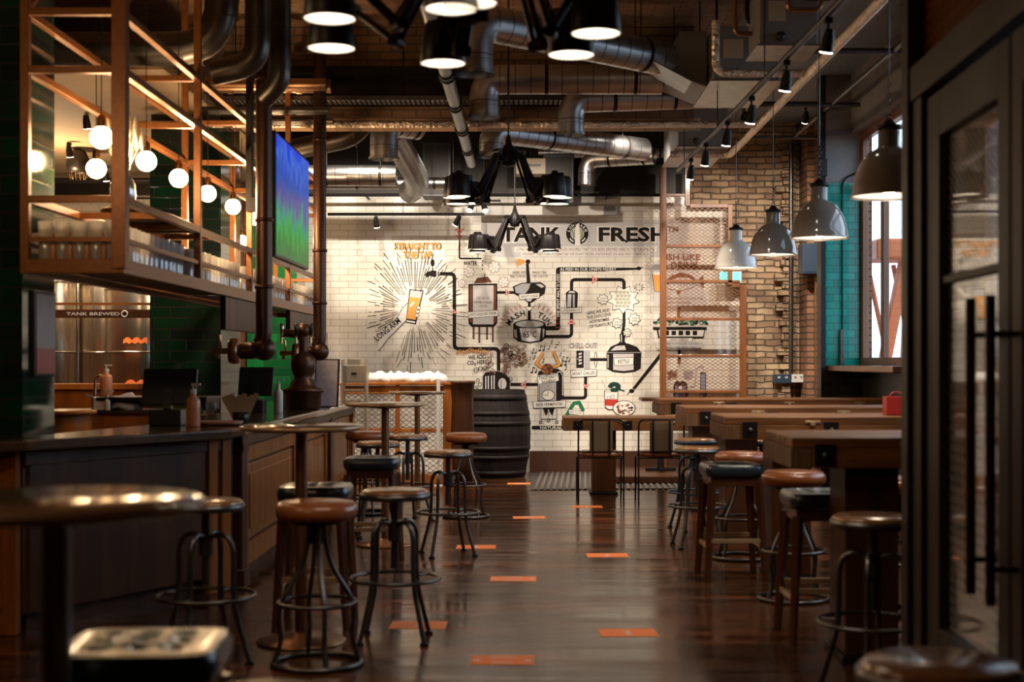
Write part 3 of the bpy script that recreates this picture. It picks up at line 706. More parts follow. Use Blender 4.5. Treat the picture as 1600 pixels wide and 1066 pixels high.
# fish and garden, behind the mesh screen
a = Art(); a.lay = 10
a.fill([(1036,400),(1050,390),(1078,392),(1088,400),(1092,420),(1104,470),(1104,476),(1022,476),(1013,440),(1018,418)], LG)
a.fill([(1019,428),(1035,428),(1032,456),(1023,456)], OR).line([(1019,428),(1023,456),(1032,456)],.8,K).fill([(1020,425),(1035,425),(1035,430),(1020,430)], WH)
a.text('FISH LIKE', 1064, 402, 60, 10, BR, 0, .035).text('A DRINK', 1063, 415, 59, 11.5, BR, 0, .035).done('fish_lettering')
a = Art(); a.lay = 20
P = [(1036,447),(1046,434),(1060,429),(1078,432),(1090,439),(1098,432),(1099,450),(1090,445),(1080,450),(1064,455),(1046,452)]
a.fill(P, LG).line(P+[P[0]],1.2,BR).fill([(1040,440),(1050,430),(1066,426),(1082,431),(1088,439),(1074,434),(1058,434),(1046,439)], BR)
for k in range(16): a.line([(1050+k*2.4,437+(k%3)),(1052+k*2.4,444+(k%2)*3)],.8,BR)
a.ell(1044,443,1.4,1.4,K,8).fill([(1056,455),(1064,455),(1060,462)], BR).fill([(1090,439),(1099,431),(1099,450)], BR)
a.text('NUTRITION PASSED TO LOCAL FISH', 1064, 466.5, 66, 3.6, BR).text('IN THE FARM POND', 1060, 473, 40, 3.6, BR).done('fish')
a = Art(); a.lay = 20
for k in range(120):
    u = 1022+r2.random()*83; a.ell(u, 507-r2.uniform(0,11)*(1 if 1030<u<1100 else .7), r2.uniform(1.2,3), r2.uniform(1,2.2), r2.choice((LF,GN,K,LG,OL,GN)), 7)
a.line([(1060,479),(1060,500)],4,BR)
a.fill([(1020,511),(1104,511),(1104,515),(1101,515),(1099,528),(1028,528),(1026,515),(1020,515)], K).fill([(1029,516),(1100,516),(1098,526),(1030,526)], WH)
for k in range(5): a.fill([(1038+k*11,517),(1045+k*11,517),(1045+k*11,524),(1038+k*11,524)], K)
a.plate('URBAN GARDEN', 1061, 531, 42, 5, 0, .7, .6)
a.fill([(1022,534),(1098,534),(1095,547),(1026,547)], LG).text('OUR HERBS FOR OUR GIN, LIQUORS,', 1060, 537.5, 62, 3.2, K).text('COCKTAILS AND FOOD MENU', 1060, 543, 56, 3.2, K)
a.line([(1061,547),(1061,562)],4,K).ell(1061,564,3,3,BR,8).done('urban_garden')
a = Art(); a.lay = 20
for u in (1050,1076):
    for k in range(26): a.circ(u+r2.uniform(-7,7), 586+r2.uniform(-6,6), 2, .7, BR if u == 1050 else G, 7)
a.line([(1061,566),(1062,574)],1,BR)
a.line(bpath([(1078,604),(1086,604),(1088,575),(1098,571),(1099,582)],4),1.8,G).fill([(1052,602),(1056,596),(1070,596),(1074,602),(1074,622),(1052,622)],K).fill([(1055,603),(1071,603),(1071,620),(1055,620)],BL).ell(1063,606,5,5,K,12).ell(1063,606,3.4,3.4,WH,12)
a.fill([(1094,582),(1103,582),(1103,622),(1094,622)],K).fill([(1095.5,584),(1101.5,584),(1101.5,621),(1095.5,621)],BL)
for k in range(6): a.line([(1095,588+k*5.5),(1102,588+k*5.5)],.8,LG)
a.done('gin_still')
# ------------------------------------------------------------------ stools
def seat_round(r, h, puff=.5):
    return [(1e-4, 0), (r*.9, 0), (r*.98, h*.2), (r, h*.5), (r*.97, h*.8), (r*.88, h), (r*.5, h*1.05), (1e-4, h*1.06)]
def stool_industrial(label, frame='gun_metal', top='seat_wood'):
    """arched tube legs, foot ring, round wooden seat in a metal rim"""
    t = thing('bar_stool', label, 'stool')
    b = MB(); b.lathe([(1e-4,.722),(.15,.722),(.168,.728),(.168,.748),(.155,.757),(1e-4,.757)], n=32); b.build('seat', top, t)
    b = MB(); b.lathe([(.172,.708),(.177,.712),(.177,.738),(.169,.74),(.169,.71),(.172,.708)], n=32); b.lathe([(1e-4,.708),(.172,.708),(.172,.72),(1e-4,.72)], n=32); b.build('seat_rim', frame, t)
    b = MB(); b.cyl((0,0,.36),(0,0,.71),.019); b.cyl((0,0,.50),(0,0,.60),.034); b.build('screw_post', frame, t)
    for k in range(4):
        a = PI/4+k*PI/2; c, s_ = math.cos(a), math.sin(a)
        P = [(.03,.585),(.075,.60),(.115,.585),(.138,.54),(.142,.48),(.142,.36),(.15,.26),(.185,.14),(.225,.012)]
        P = bend([(c*r, s_*r, z) for r, z in P], .05, 4)
        b = MB(); b.tube(P, .0125, 10); lg = b.build('leg', frame, t)
        b = MB(); b.cyl((c*.225,s_*.225,0),(c*.225,s_*.225,.014),.022); b.build('foot', 'dark_iron', lg)
    b = MB(); b.ring((0,0,.31), .225, .0095, 36)
    for k in range(4):
        a = PI/4+k*PI/2; b.cyl((.145*math.cos(a),.145*math.sin(a),.31),(.22*math.cos(a),.22*math.sin(a),.31),.008)
    b.build('foot_ring', frame, t)
    return t
def stool_cushion(label, frame='gun_metal', top='brown_leather'):
    """thick round cushion, four curved legs flaring to a ring on the floor"""
    t = thing('bar_stool', label, 'stool')
    b = MB(); b.lathe([(1e-4,.675),(.165,.675),(.183,.685),(.189,.705),(.187,.73),(.172,.75),(.12,.76),(1e-4,.763)], n=36); b.build('seat', top, t)
    b = MB(); b.ring((0,0,.752), .165, .004, 40, 6); b.build('piping', top, t)
    b = MB(); b.lathe([(1e-4,.655),(.12,.655),(.12,.675),(1e-4,.675)], n=24); b.cyl((0,0,.56),(0,0,.66),.03); b.build('seat_plate', 'dark_iron', t)
    for k in range(4):
        a = .35+k*PI/2; c, s_ = math.cos(a), math.sin(a)
        P = bend([(c*r, s_*r, z) for r, z in ((.035,.665),(.04,.55),(.075,.44),(.165,.30),(.178,.22),(.160,.13),(.20,.012))], .08, 4)
        b = MB(); b.tube(P, .0115, 10); b.build('leg', frame, t)
    b = MB(); b.ring((0,0,.29), .178, .010, 36); b.build('foot_ring', frame, t)
    b = MB(); b.ring((0,0,.013), .202, .013, 40); b.build('base_ring', frame, t)
    return t
def stool_tufted(label, top='navy_leather', legs='leg_wood'):
    """square tufted seat on four splayed wooden legs"""
    t = thing('bar_stool', label, 'stool')
    btn = [(x, y) for x in (-.085,0,.085) for y in (-.085,0,.085)]
    def dz(x, y): return -sum(.020*math.exp(-((x-u)**2+(y-v)**2)/.0009) for u, v in btn)
    prof = [(1e-4,.665),(.178,.665),(.188,.69),(.188,.722),(.176,.742)]
    b = MB(); b.lathe(prof, n=48, p=7); 
    top_ = [(.176-.176*i/14+1e-4, .742+.012*(1-(1-i/14)**2)) for i in range(15)]
    b.lathe(top_, n=48, p=7, dz=dz); b.build('seat', top, t)
    b = MB()
    for u, v in btn: b.sphere((u,v,.736), .009, 8, 5, sz=.5)
    b.build('tufting_button', top, t)
    b = MB(); b.box(-.16,.16,-.16,.16,.605,.664); b.build('seat_frame', legs, t, .005)
    for sx in (-1,1):
        for sy in (-1,1):
            b = MB(); p, q = Vector((sx*.15,sy*.15,.63)), Vector((sx*.185,sy*.185,0))
            b.tube([p,q], [.03,.021], 4, sm=False); b.build('leg', legs, t, .003)
    for k, (x0,y0,x1,y1,z) in enumerate(((-1,-1,1,-1,.26),(1,-1,1,1,.22),(1,1,-1,1,.26),(-1,1,-1,-1,.22))):
        s_ = .15+.035*(.63-z)/.63
        b = MB(); b.bar((x0*s_,y0*s_,z),(x1*s_,y1*s_,z),.018,.028); b.build('foot_rail', 'brass_reflect', t, .002)
    return t
g = 'industrial metal stools with round wooden seats'
sA = stool_industrial('grey metal stool with round wooden seat beside the nearest brown cushion stool'); sA['group'] = g
sA.location = at(617,0,7.15).xy.to_3d()
def floor_at(px, d): p = at(px,0,d); return (p.x, d, 0)
dup(sA, floor_at(322,6.62), .5, 'metal stool half hidden behind the big near table, against the dark bar panel')
dup(sA, floor_at(700,10.3), .3, 'blue-grey metal bar stool with a wooden seat standing between the bar tables and the barrel')
dup(sA, floor_at(590,11.45), .2, 'wooden-seat metal stool just behind the pole of the second pedestal table')
dup(sA, floor_at(637,12.5), .6, 'wooden-seat metal stool before the mesh-fronted cabinet, the farthest of its type on the left')
dup(sA, floor_at(1364,5.95), .4, 'metal stool with worn wooden seat right beside the black door frame')
dup(sA, floor_at(1470,3.05), .2, 'round wooden stool seat cut by the bottom edge, before the glass doors')
dup(sA, floor_at(1090,10.75), .1, 'wooden-seat metal stool at the left end of the second long table from the back')
o_ = dup(sA, floor_at(150,2.66), .3, 'tan round seat peeping over the bottom edge below the tufted teal seat'); o_.scale = (.74,.74,1)
o_ = dup(sA, floor_at(406,2.76), .3, 'tan round seat at the bottom edge, right of the tufted teal seat'); o_.scale = (.74,.74,1)
sT = stool_industrial('pale teal metal bar stool with brown wooden seat at the farthest long table', 'blue_grey', 'seat_wood'); sT['group'] = g
sT.location = floor_at(1086,11.9); sT.rotation_euler.z = .3
dup(sT, floor_at(1190,11.7), .2, 'teal metal stool mostly hidden between the long tables, right of the other teal one')
g = 'cushioned stools on ring bases'
sB = stool_cushion('brown leather cushion bar stool on a metal ring base, nearest of the bar front stools'); sB['group'] = g
sB.location = floor_at(495,6.56)
dup(sB, floor_at(728,12.8), .3, 'brown cushion stool with dark legs before the black barrel')
dup(sB, floor_at(1240,8.35), .2, 'brown cushion stool with ring base at the left end of the nearest long table')
dup(sB, floor_at(1158,10.1), .4, 'brown cushion stool behind the navy tufted stool at the second long table')
dup(sB, floor_at(1405,7.9), .1, 'brown cushion stool behind the nearest long table, cut by the door frame')
dup(sB, floor_at(572,13.1), .1, 'dark cushion stool in shade under the far bar end by the mesh cabinet')
g = 'tufted square stools on wooden legs'
sC = stool_tufted('navy tufted square stool behind the nearest pedestal table by the bar'); sC['group'] = g
sC.location = floor_at(494,7.58)
dup(sC, floor_at(582,9.8), 0, 'navy square stool on brown wooden legs in front of the second pedestal table')
dup(sC, floor_at(1142,9.2), .05, 'navy tufted stool with slim wooden legs at the third long table from the back')
dup(sC, floor_at(1283,7.22), .03, 'navy tufted stool with wooden legs under the end of the nearest long table')
sD = stool_tufted('teal tufted square seat at the bottom left, in front of the nearest round table', 'teal_leather'); sD['group'] = g; sD.location = floor_at(226,3.34); sD.rotation_euler.z = .06

# ------------------------------------------------------------------ round pedestal tables
def pedestal(label, r=.30, h=1.085, top='walnut', pole='gun_metal', base=.74):
    t = thing('pedestal_table', label, 'table', group='round pedestal tables')
    b = MB(); b.lathe([(1e-4,h-.03),(r-.02,h-.03),(r,h-.02),(r,h-.006),(r-.008,h),(1e-4,h)], n=56); b.build('tabletop', top, t)
    b = MB(); b.lathe([(r+.0005,h-.021),(r+.004,h-.019),(r+.004,h-.008),(r+.0005,h-.006)], n=56); b.build('edge_band', 'brass_reflect', t)
    b = MB(); b.cyl((0,0,.02),(0,0,h-.035),.030,n=20); b.build('pole', pole, t)
    b = MB(); b.lathe([(.03,h-.045),(.12,h-.038),(.12,h-.03),(1e-4,h-.03)], n=24); b.build('top_plate', 'dark_iron', t)
    b = MB(); b.lathe([(1e-4,0),(r*base,0),(r*base,.008),(r*base-.01,.016),(.06,.028),(.035,.05),(1e-4,.05)], n=44); b.build('base', pole, t)
    return t
t1 = pedestal('round pedestal table on a brass-toned pole beside the near stools, before the bar front', pole='copper_pipe'); t1.location = floor_at(471,7.1)
dup(t1, floor_at(602,10.85), 0, 'round pedestal table further along the bar, behind the navy square stool')
dup(t1, floor_at(652,15.0), 0, 'farthest round pedestal table, in front of the mesh cabinet')
tn = pedestal('large round table with shiny top, nearest to the camera on the left', .306, 1.112, base=.45, pole='zinc'); tn.location = floor_at(88,3.0)
tl = pedestal('low dark round table beyond the glass doors on the right', .36, .75, 'bar_wood_dark', 'dark_iron'); tl.location = (2.22, 6.05, 0)

# ------------------------------------------------------------------ long timber tables
def timber_table(label, L=2.2, D=.74, h=1.05, th=.142, hooks=(.5,1.15,1.8), post=.33, pd=(.25,.75)):
    t = thing('timber_table', label, 'table', group='long timber tables')
    n = 5; 
    b = MB()
    for i in range(n): b.box(.006, L, D*i/n+.0015, D*(i+1)/n-.0015, h-th*.35, h)
    b.build('tabletop', 'table_wood', t, .006)
    b = MB(); b.box(.10, L-.1, 0, .07, h-th, h-th*.352); b.build('side_beam', 'table_wood', t, .004)
    b = MB(); b.box(.10, L-.1, D-.07, D, h-th, h-th*.352); b.build('side_beam', 'table_wood', t, .004)
    b = MB(); b.box(0, .098, 0, D, h-th, h-th*.352); b.build('end_beam', 'table_end', t, .004)
    for x in (.11, .62):
        b = MB(); b.box(x, x+.095, -.008, .001, h-th+.012, h-.03); pl = b.build('bolt_plate', 'black_metal', t, .002)
        b = MB(); b.sphere((x+.047,-.010,h-th/2-.01), .016, 10, 6); b.build('bolt', 'gun_metal', pl)
    for x in hooks:
        b = MB(); b.box(x, x+.10, -.012, 0, h-.038, h-.022); b.box(x+.035, x+.065, -.02, 0, h-.055, h-.03); b.build('bottle_opener', 'brass_reflect', t, .002)
    for x in (post, L-.5):
        b = MB(); b.box(x, x+.25, D*pd[0], D*pd[1], .03, h-th); b.build('slab_post', 'bar_wood_dark', t, .005)
        b = MB(); b.box(x-.02, x+.27, D*(pd[0]-.05), D*(pd[1]+.05), 0, .03); b.build('foot_plate', 'black_metal', t, .004)
    return t
tt = timber_table('nearest long timber table with thick worn edges, beside the glass doors', post=.27, pd=(.12,.58)); tt.location = (1.215, 6.53, 0)
to = timber_table('second nearest long timber table, behind the one by the doors'); to.location = (1.25, 8.94, 0)
dup(to, (1.21, 10.8, 0), 0, 'third long timber table counted from the doors')
dup(to, (1.225, 13.1, 0), 0, 'farthest high timber table, below the white pendant lamp')
td = timber_table('low timber dining table with two metal chairs in front, before the mural', 2.0, .72, .815, .135, (.56,1.1), .31); td.location = (.385, 14.75, 0)

def chair(label):
    t = thing('dining_chair', label, 'chair', group='metal frame chairs at the low table')
    m = 'black_metal'; w = .225
    b = MB(); b.tube(bend([(-w,-.02,.0),(-w,0,.46),(-w,-.03,.82),(w,-.03,.82),(w,0,.46),(w,-.02,0)], .06, 5), .009, 8); b.build('back_frame', m, t)
    b = MB(); b.tube(bend([(-w,.40,0),(-w,.38,.44),(-w,0,.44)], .04, 4), .009, 8); b.build('front_leg', m, t)
    b = MB(); b.tube(bend([(w,.40,0),(w,.38,.44),(w,0,.44)], .04, 4), .009, 8); b.build('front_leg', m, t)
    b = MB(); b.cyl((-w,.0,.50),(w,0,.50),.007); b.cyl((-w,.38,.44),(w,.38,.44),.008); b.cyl((-w,.0,.44),(w,0,.44),.008); b.build('cross_rail', m, t)
    b = MB(); b.lathe([(1e-4,.45),(.20,.45),(.21,.465),(.205,.49),(.18,.50),(1e-4,.505)], (0,.19,0), 40, p=5); b.build('seat', 'brown_leather', t)
    b = MB(); b.box(-.115,.115,-.035,.0,.50,.80); b.build('backrest', 'olive_fabric', t, .012)
    b = MB(); b.box(-.09,-.075,-.05,-.036,.46,.82); b.box(.075,.09,-.05,-.036,.46,.82); b.build('back_strap', m, t)
    return t
c1 = chair('left metal frame chair with brown seat at the low table before the mural'); c1.location = floor_at(939,14.15)
dup(c1, floor_at(1033,14.15), 0, 'right metal frame chair with brown seat at the low table before the mural')

def round_stand():
    t = thing('table_pedestal', 'dark iron table pedestal on the platform behind the right chair', 'table', floor_at(1032,17.0))
    b = MB(); b.box(-.24,.24,-.24,.24,.93,.97); b.build('tabletop', 'bar_wood_dark', t, .004)
    b = MB(); b.box(-.04,.04,-.04,.04,.13,.93); b.build('post', 'black_metal', t)
    b = MB(); b.box(-.18,.18,-.03,.03,.092,.13); b.box(-.03,.03,-.18,.18,.092,.13); b.build('cross_base', 'black_metal', t)
round_stand()

# red caddy on the second nearest table
t = thing('table_caddy', 'red plastic box standing on the second nearest long timber table', 'box', (2.42, 9.3, 1.051))
b = MB(); b.box(-.075,.075,-.06,.06,0,.006); b.box(-.075,-.069,-.06,.06,0,.12); b.box(.069,.075,-.06,.06,0,.12); b.box(-.075,.075,-.06,-.054,0,.12); b.box(-.075,.075,.054,.06,0,.12); b.build('body', 'red_plastic', t, .004)
b = MB(); b.ring((0,0,.10), .05, .005, 20, 6, axis='Y'); b.build('handle', 'red_plastic', t)

# ------------------------------------------------------------------ orange floor stickers
SK = [(785,1032,-.02,0,'orange floor sticker nearest the bottom edge'),(981,989,.05,1,'orange floor sticker on the right with white mark, second from the bottom edge'),
 (654,977,-.02,1,'orange floor sticker beneath the legs of the near grey stool'),(802,905,-.01,0,'orange floor sticker mid aisle, second in the centre row from the bottom'),
 (949,868,.04,1,'orange floor sticker on the right side of the aisle, in its middle'),(744,855,0,1,'orange floor sticker at the foot of the blue-grey metal stool'),
 (827,809,.04,0,'orange floor sticker in the centre row, level with the far stools'),(917,792,0,1,'orange floor sticker in front of the left dining chair'),(813,756,0,0,'farthest orange floor sticker, near the barrel')]
for px, py, a, k, lb in SK:
    d = F*H/(py-CY); t = thing('floor_sticker', lb, 'sticker', ((px-CX)/F*d, d, 0), a, 'orange distancing stickers on the floor')
    b = MB(); b.box(-.148,.148,-.105,.105,.0005,.0015); b.build('backing', 'orange_tape', t)
    b = MB(); b.lay = 0
    if k:
        b.box(-.022,.022,-.045,-.035,.0015,.0022); b.box(-.006,.006,-.035,.05,.0015,.0022); b.add([(-.02,.02,.0022),(.02,.02,.0022),(0,.06,.0022)], [(0,1,2)]); b.build('printed_arrow', 'print_white', t)
    else:
        for x in (-.12,.12): b.lathe([(1e-4,.0022),(.016,.0022)], (x,-.01,0), 14)
        b.box(-.06,.06,.055,.066,.0015,.0022); b.box(-.05,.05,-.066,-.055,.0015,.0022); b.build('printed_marks', 'print_white', t)
# ------------------------------------------------------------------ bar counter
bar = thing('bar_counter', 'long panelled wooden bar counter with glossy dark worktop along the left', 'bar counter')
b = MB(); b.prism([(-1.70,14.7),(-1.70,8.62),(-1.74,8.4),(-2.52,7.2),(-2.75,7.06),(-5.2,7.0),(-5.2,7.6),(-2.78,7.6),(-2.66,7.72),(-2.42,8.9),(-2.35,14.7)], .945, 1.0); b.build('worktop', 'counter_wood', bar, .014)
b = MB(); b.prism([(-1.80,14.5),(-1.80,8.72),(-2.56,7.34),(-2.60,7.32),(-5.2,7.30),(-5.2,7.5),(-2.75,7.5),(-2.1,8.95),(-2.1,14.5)], .10, .944); b.build('carcass', 'bar_wood_dark', bar)
b = MB(); b.prism([(-1.84,14.45),(-1.84,8.8),(-2.6,7.4),(-5.2,7.36),(-5.2,7.5),(-2.75,7.5),(-2.2,8.95),(-2.2,14.45)], 0, .099); b.build('plinth', 'bar_wood_dark', bar)
def panel_side(y0, y1):
    """raised panel facing the aisle"""
    b = MB(); x = -1.80
    b.box(x, x+.028, y0, y0+.13, .10, .86); b.box(x, x+.028, y1-.13, y1, .10, .86); b.box(x, x+.027, y0+.13, y1-.13, .10, .24); b.box(x, x+.027, y0+.13, y1-.13, .76, .86)
    f = b.build('panel_frame', 'bar_wood', bar, .006)
    b = MB(); b.box(x, x+.014, y0+.15, y1-.15, .26, .74); b.box(x+.014, x+.024, y0+.21, y1-.21, .32, .68); b.build('raised_panel', 'bar_wood', f, .008)
for y0, y1 in ((8.95,11.0),(11.22,12.7),(12.9,14.3)): panel_side(y0, y1)
for y in (8.74, 11.02, 12.72, 14.32):
    b = MB(); b.box(-1.80, -1.745, y, y+.17, .0, .945); b.box(-1.80, -1.73, y-.01, y+.18, 0, .12); b.box(-1.80,-1.735,y-.01,y+.18,.84,.90); b.build('pilaster', 'bar_wood_dark' if y < 14 else 'bar_wood', bar, .006)
b = MB(); b.box(-1.80, -1.74, 8.74, 14.5, .87, .944); b.build('frieze', 'bar_wood_dark', bar, .01)
# angled end facing the camera
A_, B_ = Vector((-2.60,7.32,0)), Vector((-1.83,8.71,0)); U = (B_-A_).normalized(); Nn = Vector((U.y,-U.x,0))
def slab(mb, u0, u1, z0, z1, off, th):
    P = [A_+U*u0+Nn*off, A_+U*u1+Nn*off, A_+U*u1+Nn*(off+th), A_+U*u0+Nn*(off+th)]
    mb.prism([(p.x,p.y) for p in P], z0, z1)
b = MB(); slab(b, 0, 1.55, .10, .85, 0, .012); b.build('end_panel', 'bar_wood_dark', bar)
b = MB(); slab(b, 0, 1.55, .86, .94, .0, .03); b.build('end_frieze', 'bar_wood_dark', bar, .006)
b = MB(); slab(b, 1.38, 1.46, 0, .94, 0, .04); slab(b, 1.50, 1.58, 0, .94, 0, .04); slab(b, 1.42, 1.54, .2, .8, .0, .02); b.build('fluted_pilaster', 'bar_wood', bar, .008)
b = MB(); b.box(-2.84, -2.60, 7.25, 7.32, 0, .94); fl = b.build('end_pilaster', 'bar_wood', bar, .006)
b = MB()
for r_, x in ((.022,-2.76),(.022,-2.69)): b.tube([(x,7.245,.14),(x,7.245,.80)], .020, 10)
b.build('fluting', 'bar_wood', fl)
b = MB(); b.box(-5.2, -2.86, 7.27, 7.31, .1, .86); b.build('side_panel', 'bar_wood', bar, .01)

# ------------------------------------------------------------------ overhead gantry
gan = thing('bar_gantry', 'copper-coloured metal rack of square tubes hung above the bar', 'gantry')
X0, X1 = -2.1, -2.59; GY = [7.36, 9.1, 10.8, 12.55, 14.7]
ZS = [2.24, 2.91, 3.21]
for x in (X0, X1):
    for i, y in enumerate(GY):
        top = 4.49 if x == X0 or i in (0, 2, 4) else 3.21
        w = .075 if (i == 0 and x == X0) else .045
        b = MB(); b.box(x-w/2, x+w/2, y-w/2, y+w/2, 1.88, top); b.build('post', 'gantry_metal', gan, .003)
    for z in ZS:
        b = MB(); b.box(x-.02, x+.02, GY[0], GY[-1], z-.02, z+.02); b.build('long_rail', 'gantry_metal', gan, .003)
    b = MB(); b.box(x-.012, x+.012, GY[0], GY[-1], 2.02, 2.045); b.build('guard_rail', 'gantry_metal', gan)
    b = MB(); b.box(x-.024, x+.024, GY[0]-.02, GY[-1]+.02, 1.855, 1.93); b.build('bottom_beam', 'gantry_metal', gan, .004)
for i, y in enumerate(GY):
    for z in ZS:
        if z == 2.24 and i not in (0, 1, 4): continue
        b = MB(); b.box(X1, X0, y-.019, y+.019, z-.019, z+.019); b.build('cross_rail', 'gantry_metal', gan, .003)
b = MB(); b.box(X1, X0, 7.345, 7.365, 2.02, 2.045); b.build('guard_rail', 'gantry_metal', gan)
for y in (7.36, 14.7):
    b = MB(); b.box(X1, X0, y-.024, y+.024, 1.855, 1.93); b.build('bottom_beam', 'gantry_metal', gan, .004)
for i in range(4):
    b = MB(); b.box(X1+.03, X0-.03, GY[i]+.03, GY[i+1]-.03, 1.90, 1.912); b.build('glass_shelf', 'dim_glass' if 0 else 'grey_plastic', gan)
for yy in (8.2, 8.9, 9.6):
    b = MB(); b.box(X1, X0, yy-.015, yy+.015, 2.222, 2.258); b.build('shelf_bearer', 'gantry_metal', gan)
b = MB(); b.bar((X0,7.36,3.21),(X0,9.1,4.49),.03); b.bar((X1,7.36,3.21),(X1,9.1,4.49),.03); b.build('brace', 'gantry_metal', gan)
# dark boards hung below
for px0, px1, y0, y1, lb in ((345,403,9.9,11.2,'dark speckled board hanging under the gantry, the nearer one'),(450,512,12.6,14.6,'dark board hanging under the far end of the gantry')):
    b = MB(); b.box(-2.13,-2.09,y0,y1,1.62,1.853); o = b.build('hanging_board', 'bar_wood_dark', None, .004); tag(o, lb, 'board')

# pint glasses on the gantry shelf
def pint():
    t = thing('pint_glass', 'clear pint glass in the packed rows on the gantry shelf', 'glass', (0,0,0), 0, 'pint glasses on the gantry')
    b = MB(); b.lathe([(1e-4,.012),(.028,.012),(.031,.03),(.041,.15),(.044,.15),(.036,.02),(.030,.0),(1e-4,.0)], n=14); b.v = [(x,y,z*1.45) for x,y,z in b.v]; b.build('body', 'pint_lit', t)
    return t
p0 = None; n = 0
for row, x in enumerate((-2.19, -2.32, -2.45)):
    y = 7.62
    while y < 14.6 and n < 200:
        if min(abs(y-g) for g in GY) > .06 and n < 215:
            loc = (x+rnd.uniform(-.008,.008), y+(row%2)*.04, 1.913)
            if p0 is None: p0 = pint(); p0.location = loc
            else: dup(p0, loc, rnd.uniform(0,6))
            n += 1
        y += rnd.uniform(.094,.108)
for y in (7.42, 7.52):
    for k in range(5): dup(p0, (-2.15-.088*k-(.03 if y > 7.5 else 0), y, 1.913), k)
# red-stemmed bottles among the glasses at the near end
for i in range(4):
    b = MB(); b.lathe([(1e-4,0),(.014,0),(.016,.01),(.016,.09),(.007,.12),(.006,.15),(.008,.155),(1e-4,.156)], n=12)
    o = b.build('small_bottle', 'amber_plastic', None, 0, (-2.195-.088*i, 7.40, 1.913)); tag(o, 'small reddish bottle at the near end of the gantry shelf', 'bottle', 'reddish bottles on the gantry')

# globe bulbs
def globe(label, r=.062):
    t = thing('globe_bulb', label, 'light', group='glowing globe bulbs in the gantry')
    b = MB(); b.sphere((0,0,0), r, 20, 14); b.build('glass_globe', 'bulb_glow', t)
    b = MB(); b.lathe([(.024,r*.92),(.024,r+.045),(.016,r+.06),(1e-4,r+.06)], n=14); b.build('lamp_socket', 'brass', t)
    b = MB(); b.cyl((0,0,r+.06),(0,0,1.83),.003,n=6); b.build('cord', 'black_plastic', t)
    return t
BY = [7.87, 8.8, 9.62, 10.5, 11.4, 12.3, 13.3]
BX = [-2.35, -2.35, -2.35, -2.35, -2.35, -2.35, -2.35]
BL_ = ['globe bulb nearest the camera in the gantry row','second globe bulb of the gantry row','third globe bulb, in front of the green tiled pier','fourth globe bulb of the gantry row','fifth globe bulb of the gantry row','sixth globe bulb, left of the first brown down pipe','seventh globe bulb, half hidden by the brown down pipe']
g0 = globe(BL_[0]); g0.location = (BX[0], BY[0], 2.64)
for k in range(1, 7): dup(g0, (BX[k], BY[k], 2.64), 0, BL_[k])
dup(g0, (-2.72, 9.0, 2.62), 0, 'globe bulb low behind the gantry near post, on the left')
dup(g0, (-2.88, 14.4, 2.62), 0, 'low globe bulb behind the gantry by the fourth post')
for k in range(0, 7, 2): lamp('globe_lamp', 'POINT', (BX[k]+.0, BY[k]+.35, 2.56), 48, WARM, size=.06)

# two unseen globe bulbs and point lamps, added to light the gantry front
dup(g0, (-2.75, 5.4, 2.75), 0, 'added globe bulb left of the gantry, out of view'); lamp('globe_lamp', 'POINT', (-2.6, 5.15, 2.7), 20, WARM, size=.06)
dup(g0, (-2.2, 3.0, 2.75), 0, 'second added globe bulb, out of view on the left toward the camera'); lamp('globe_lamp', 'POINT', (-2.0, 2.8, 2.7), 22, WARM, size=.06)
# dried arrangement and driftwood on the upper shelf
t = thing('dried_flower_vase', 'glass vase with pale dried stems lit by the bulbs on the upper gantry shelf', 'vase', (-2.34, 8.25, 2.30))
b = MB(); b.lathe([(1e-4,0),(.05,0),(.075,.05),(.07,.13),(.035,.2),(.045,.24),(.04,.24),(.03,.2),(.063,.13),(.068,.05),(1e-4,.008)], n=20); b.build('vase', 'pint_glass', t)
for k in range(16):
    a = k*2.4; s_ = rnd.uniform(.04,.15); h = rnd.uniform(.3,.5)
    b = MB(); b.tube([(0,0,.02),(s_*.3*math.cos(a),s_*.3*math.sin(a),.22),(s_*math.cos(a),s_*math.sin(a),h)], [.003,.004,.002], 6)
    b.lathe([(1e-4,-.07),(.018,-.03),(.014,.03),(1e-4,.08)], (s_*math.cos(a),s_*math.sin(a),h), 8); b.build('dried_stem', 'cream_plastic', t)
b = MB(); b.lathe([(1e-4,0),(.22,.0),(.24,.02),(.23,.035),(1e-4,.03)], n=36, p=3)
b.v = [(x*.82, y*3.0, z) for x, y, z in b.v]; o = b.build('serving_tray', 'bar_wood_dark', None, 0, (-2.34,8.9,2.26)); tag(o, 'dark oval tray lying on the upper gantry shelf', 'tray')

# ------------------------------------------------------------------ television
t = thing('television', 'large wall television showing a blue and green picture above the bar', 'television', (-1.71, 10.45, 2.55))
b = MB(); b.box(-.045,.0,-.74,.74,-.43,.43); b.build('casing', 'black_plastic', t, .006)
b = MB(); b.box(0,.004,-.72,.72,-.41,.41); b.build('screen', 'tv_picture', t)
b = MB(); b.box(-.30,-.045,-.05,.05,-.05,.05); b.box(-.34,-.30,-.05,.05,-.05,1.9); b.build('mount', 'dark_iron', t)

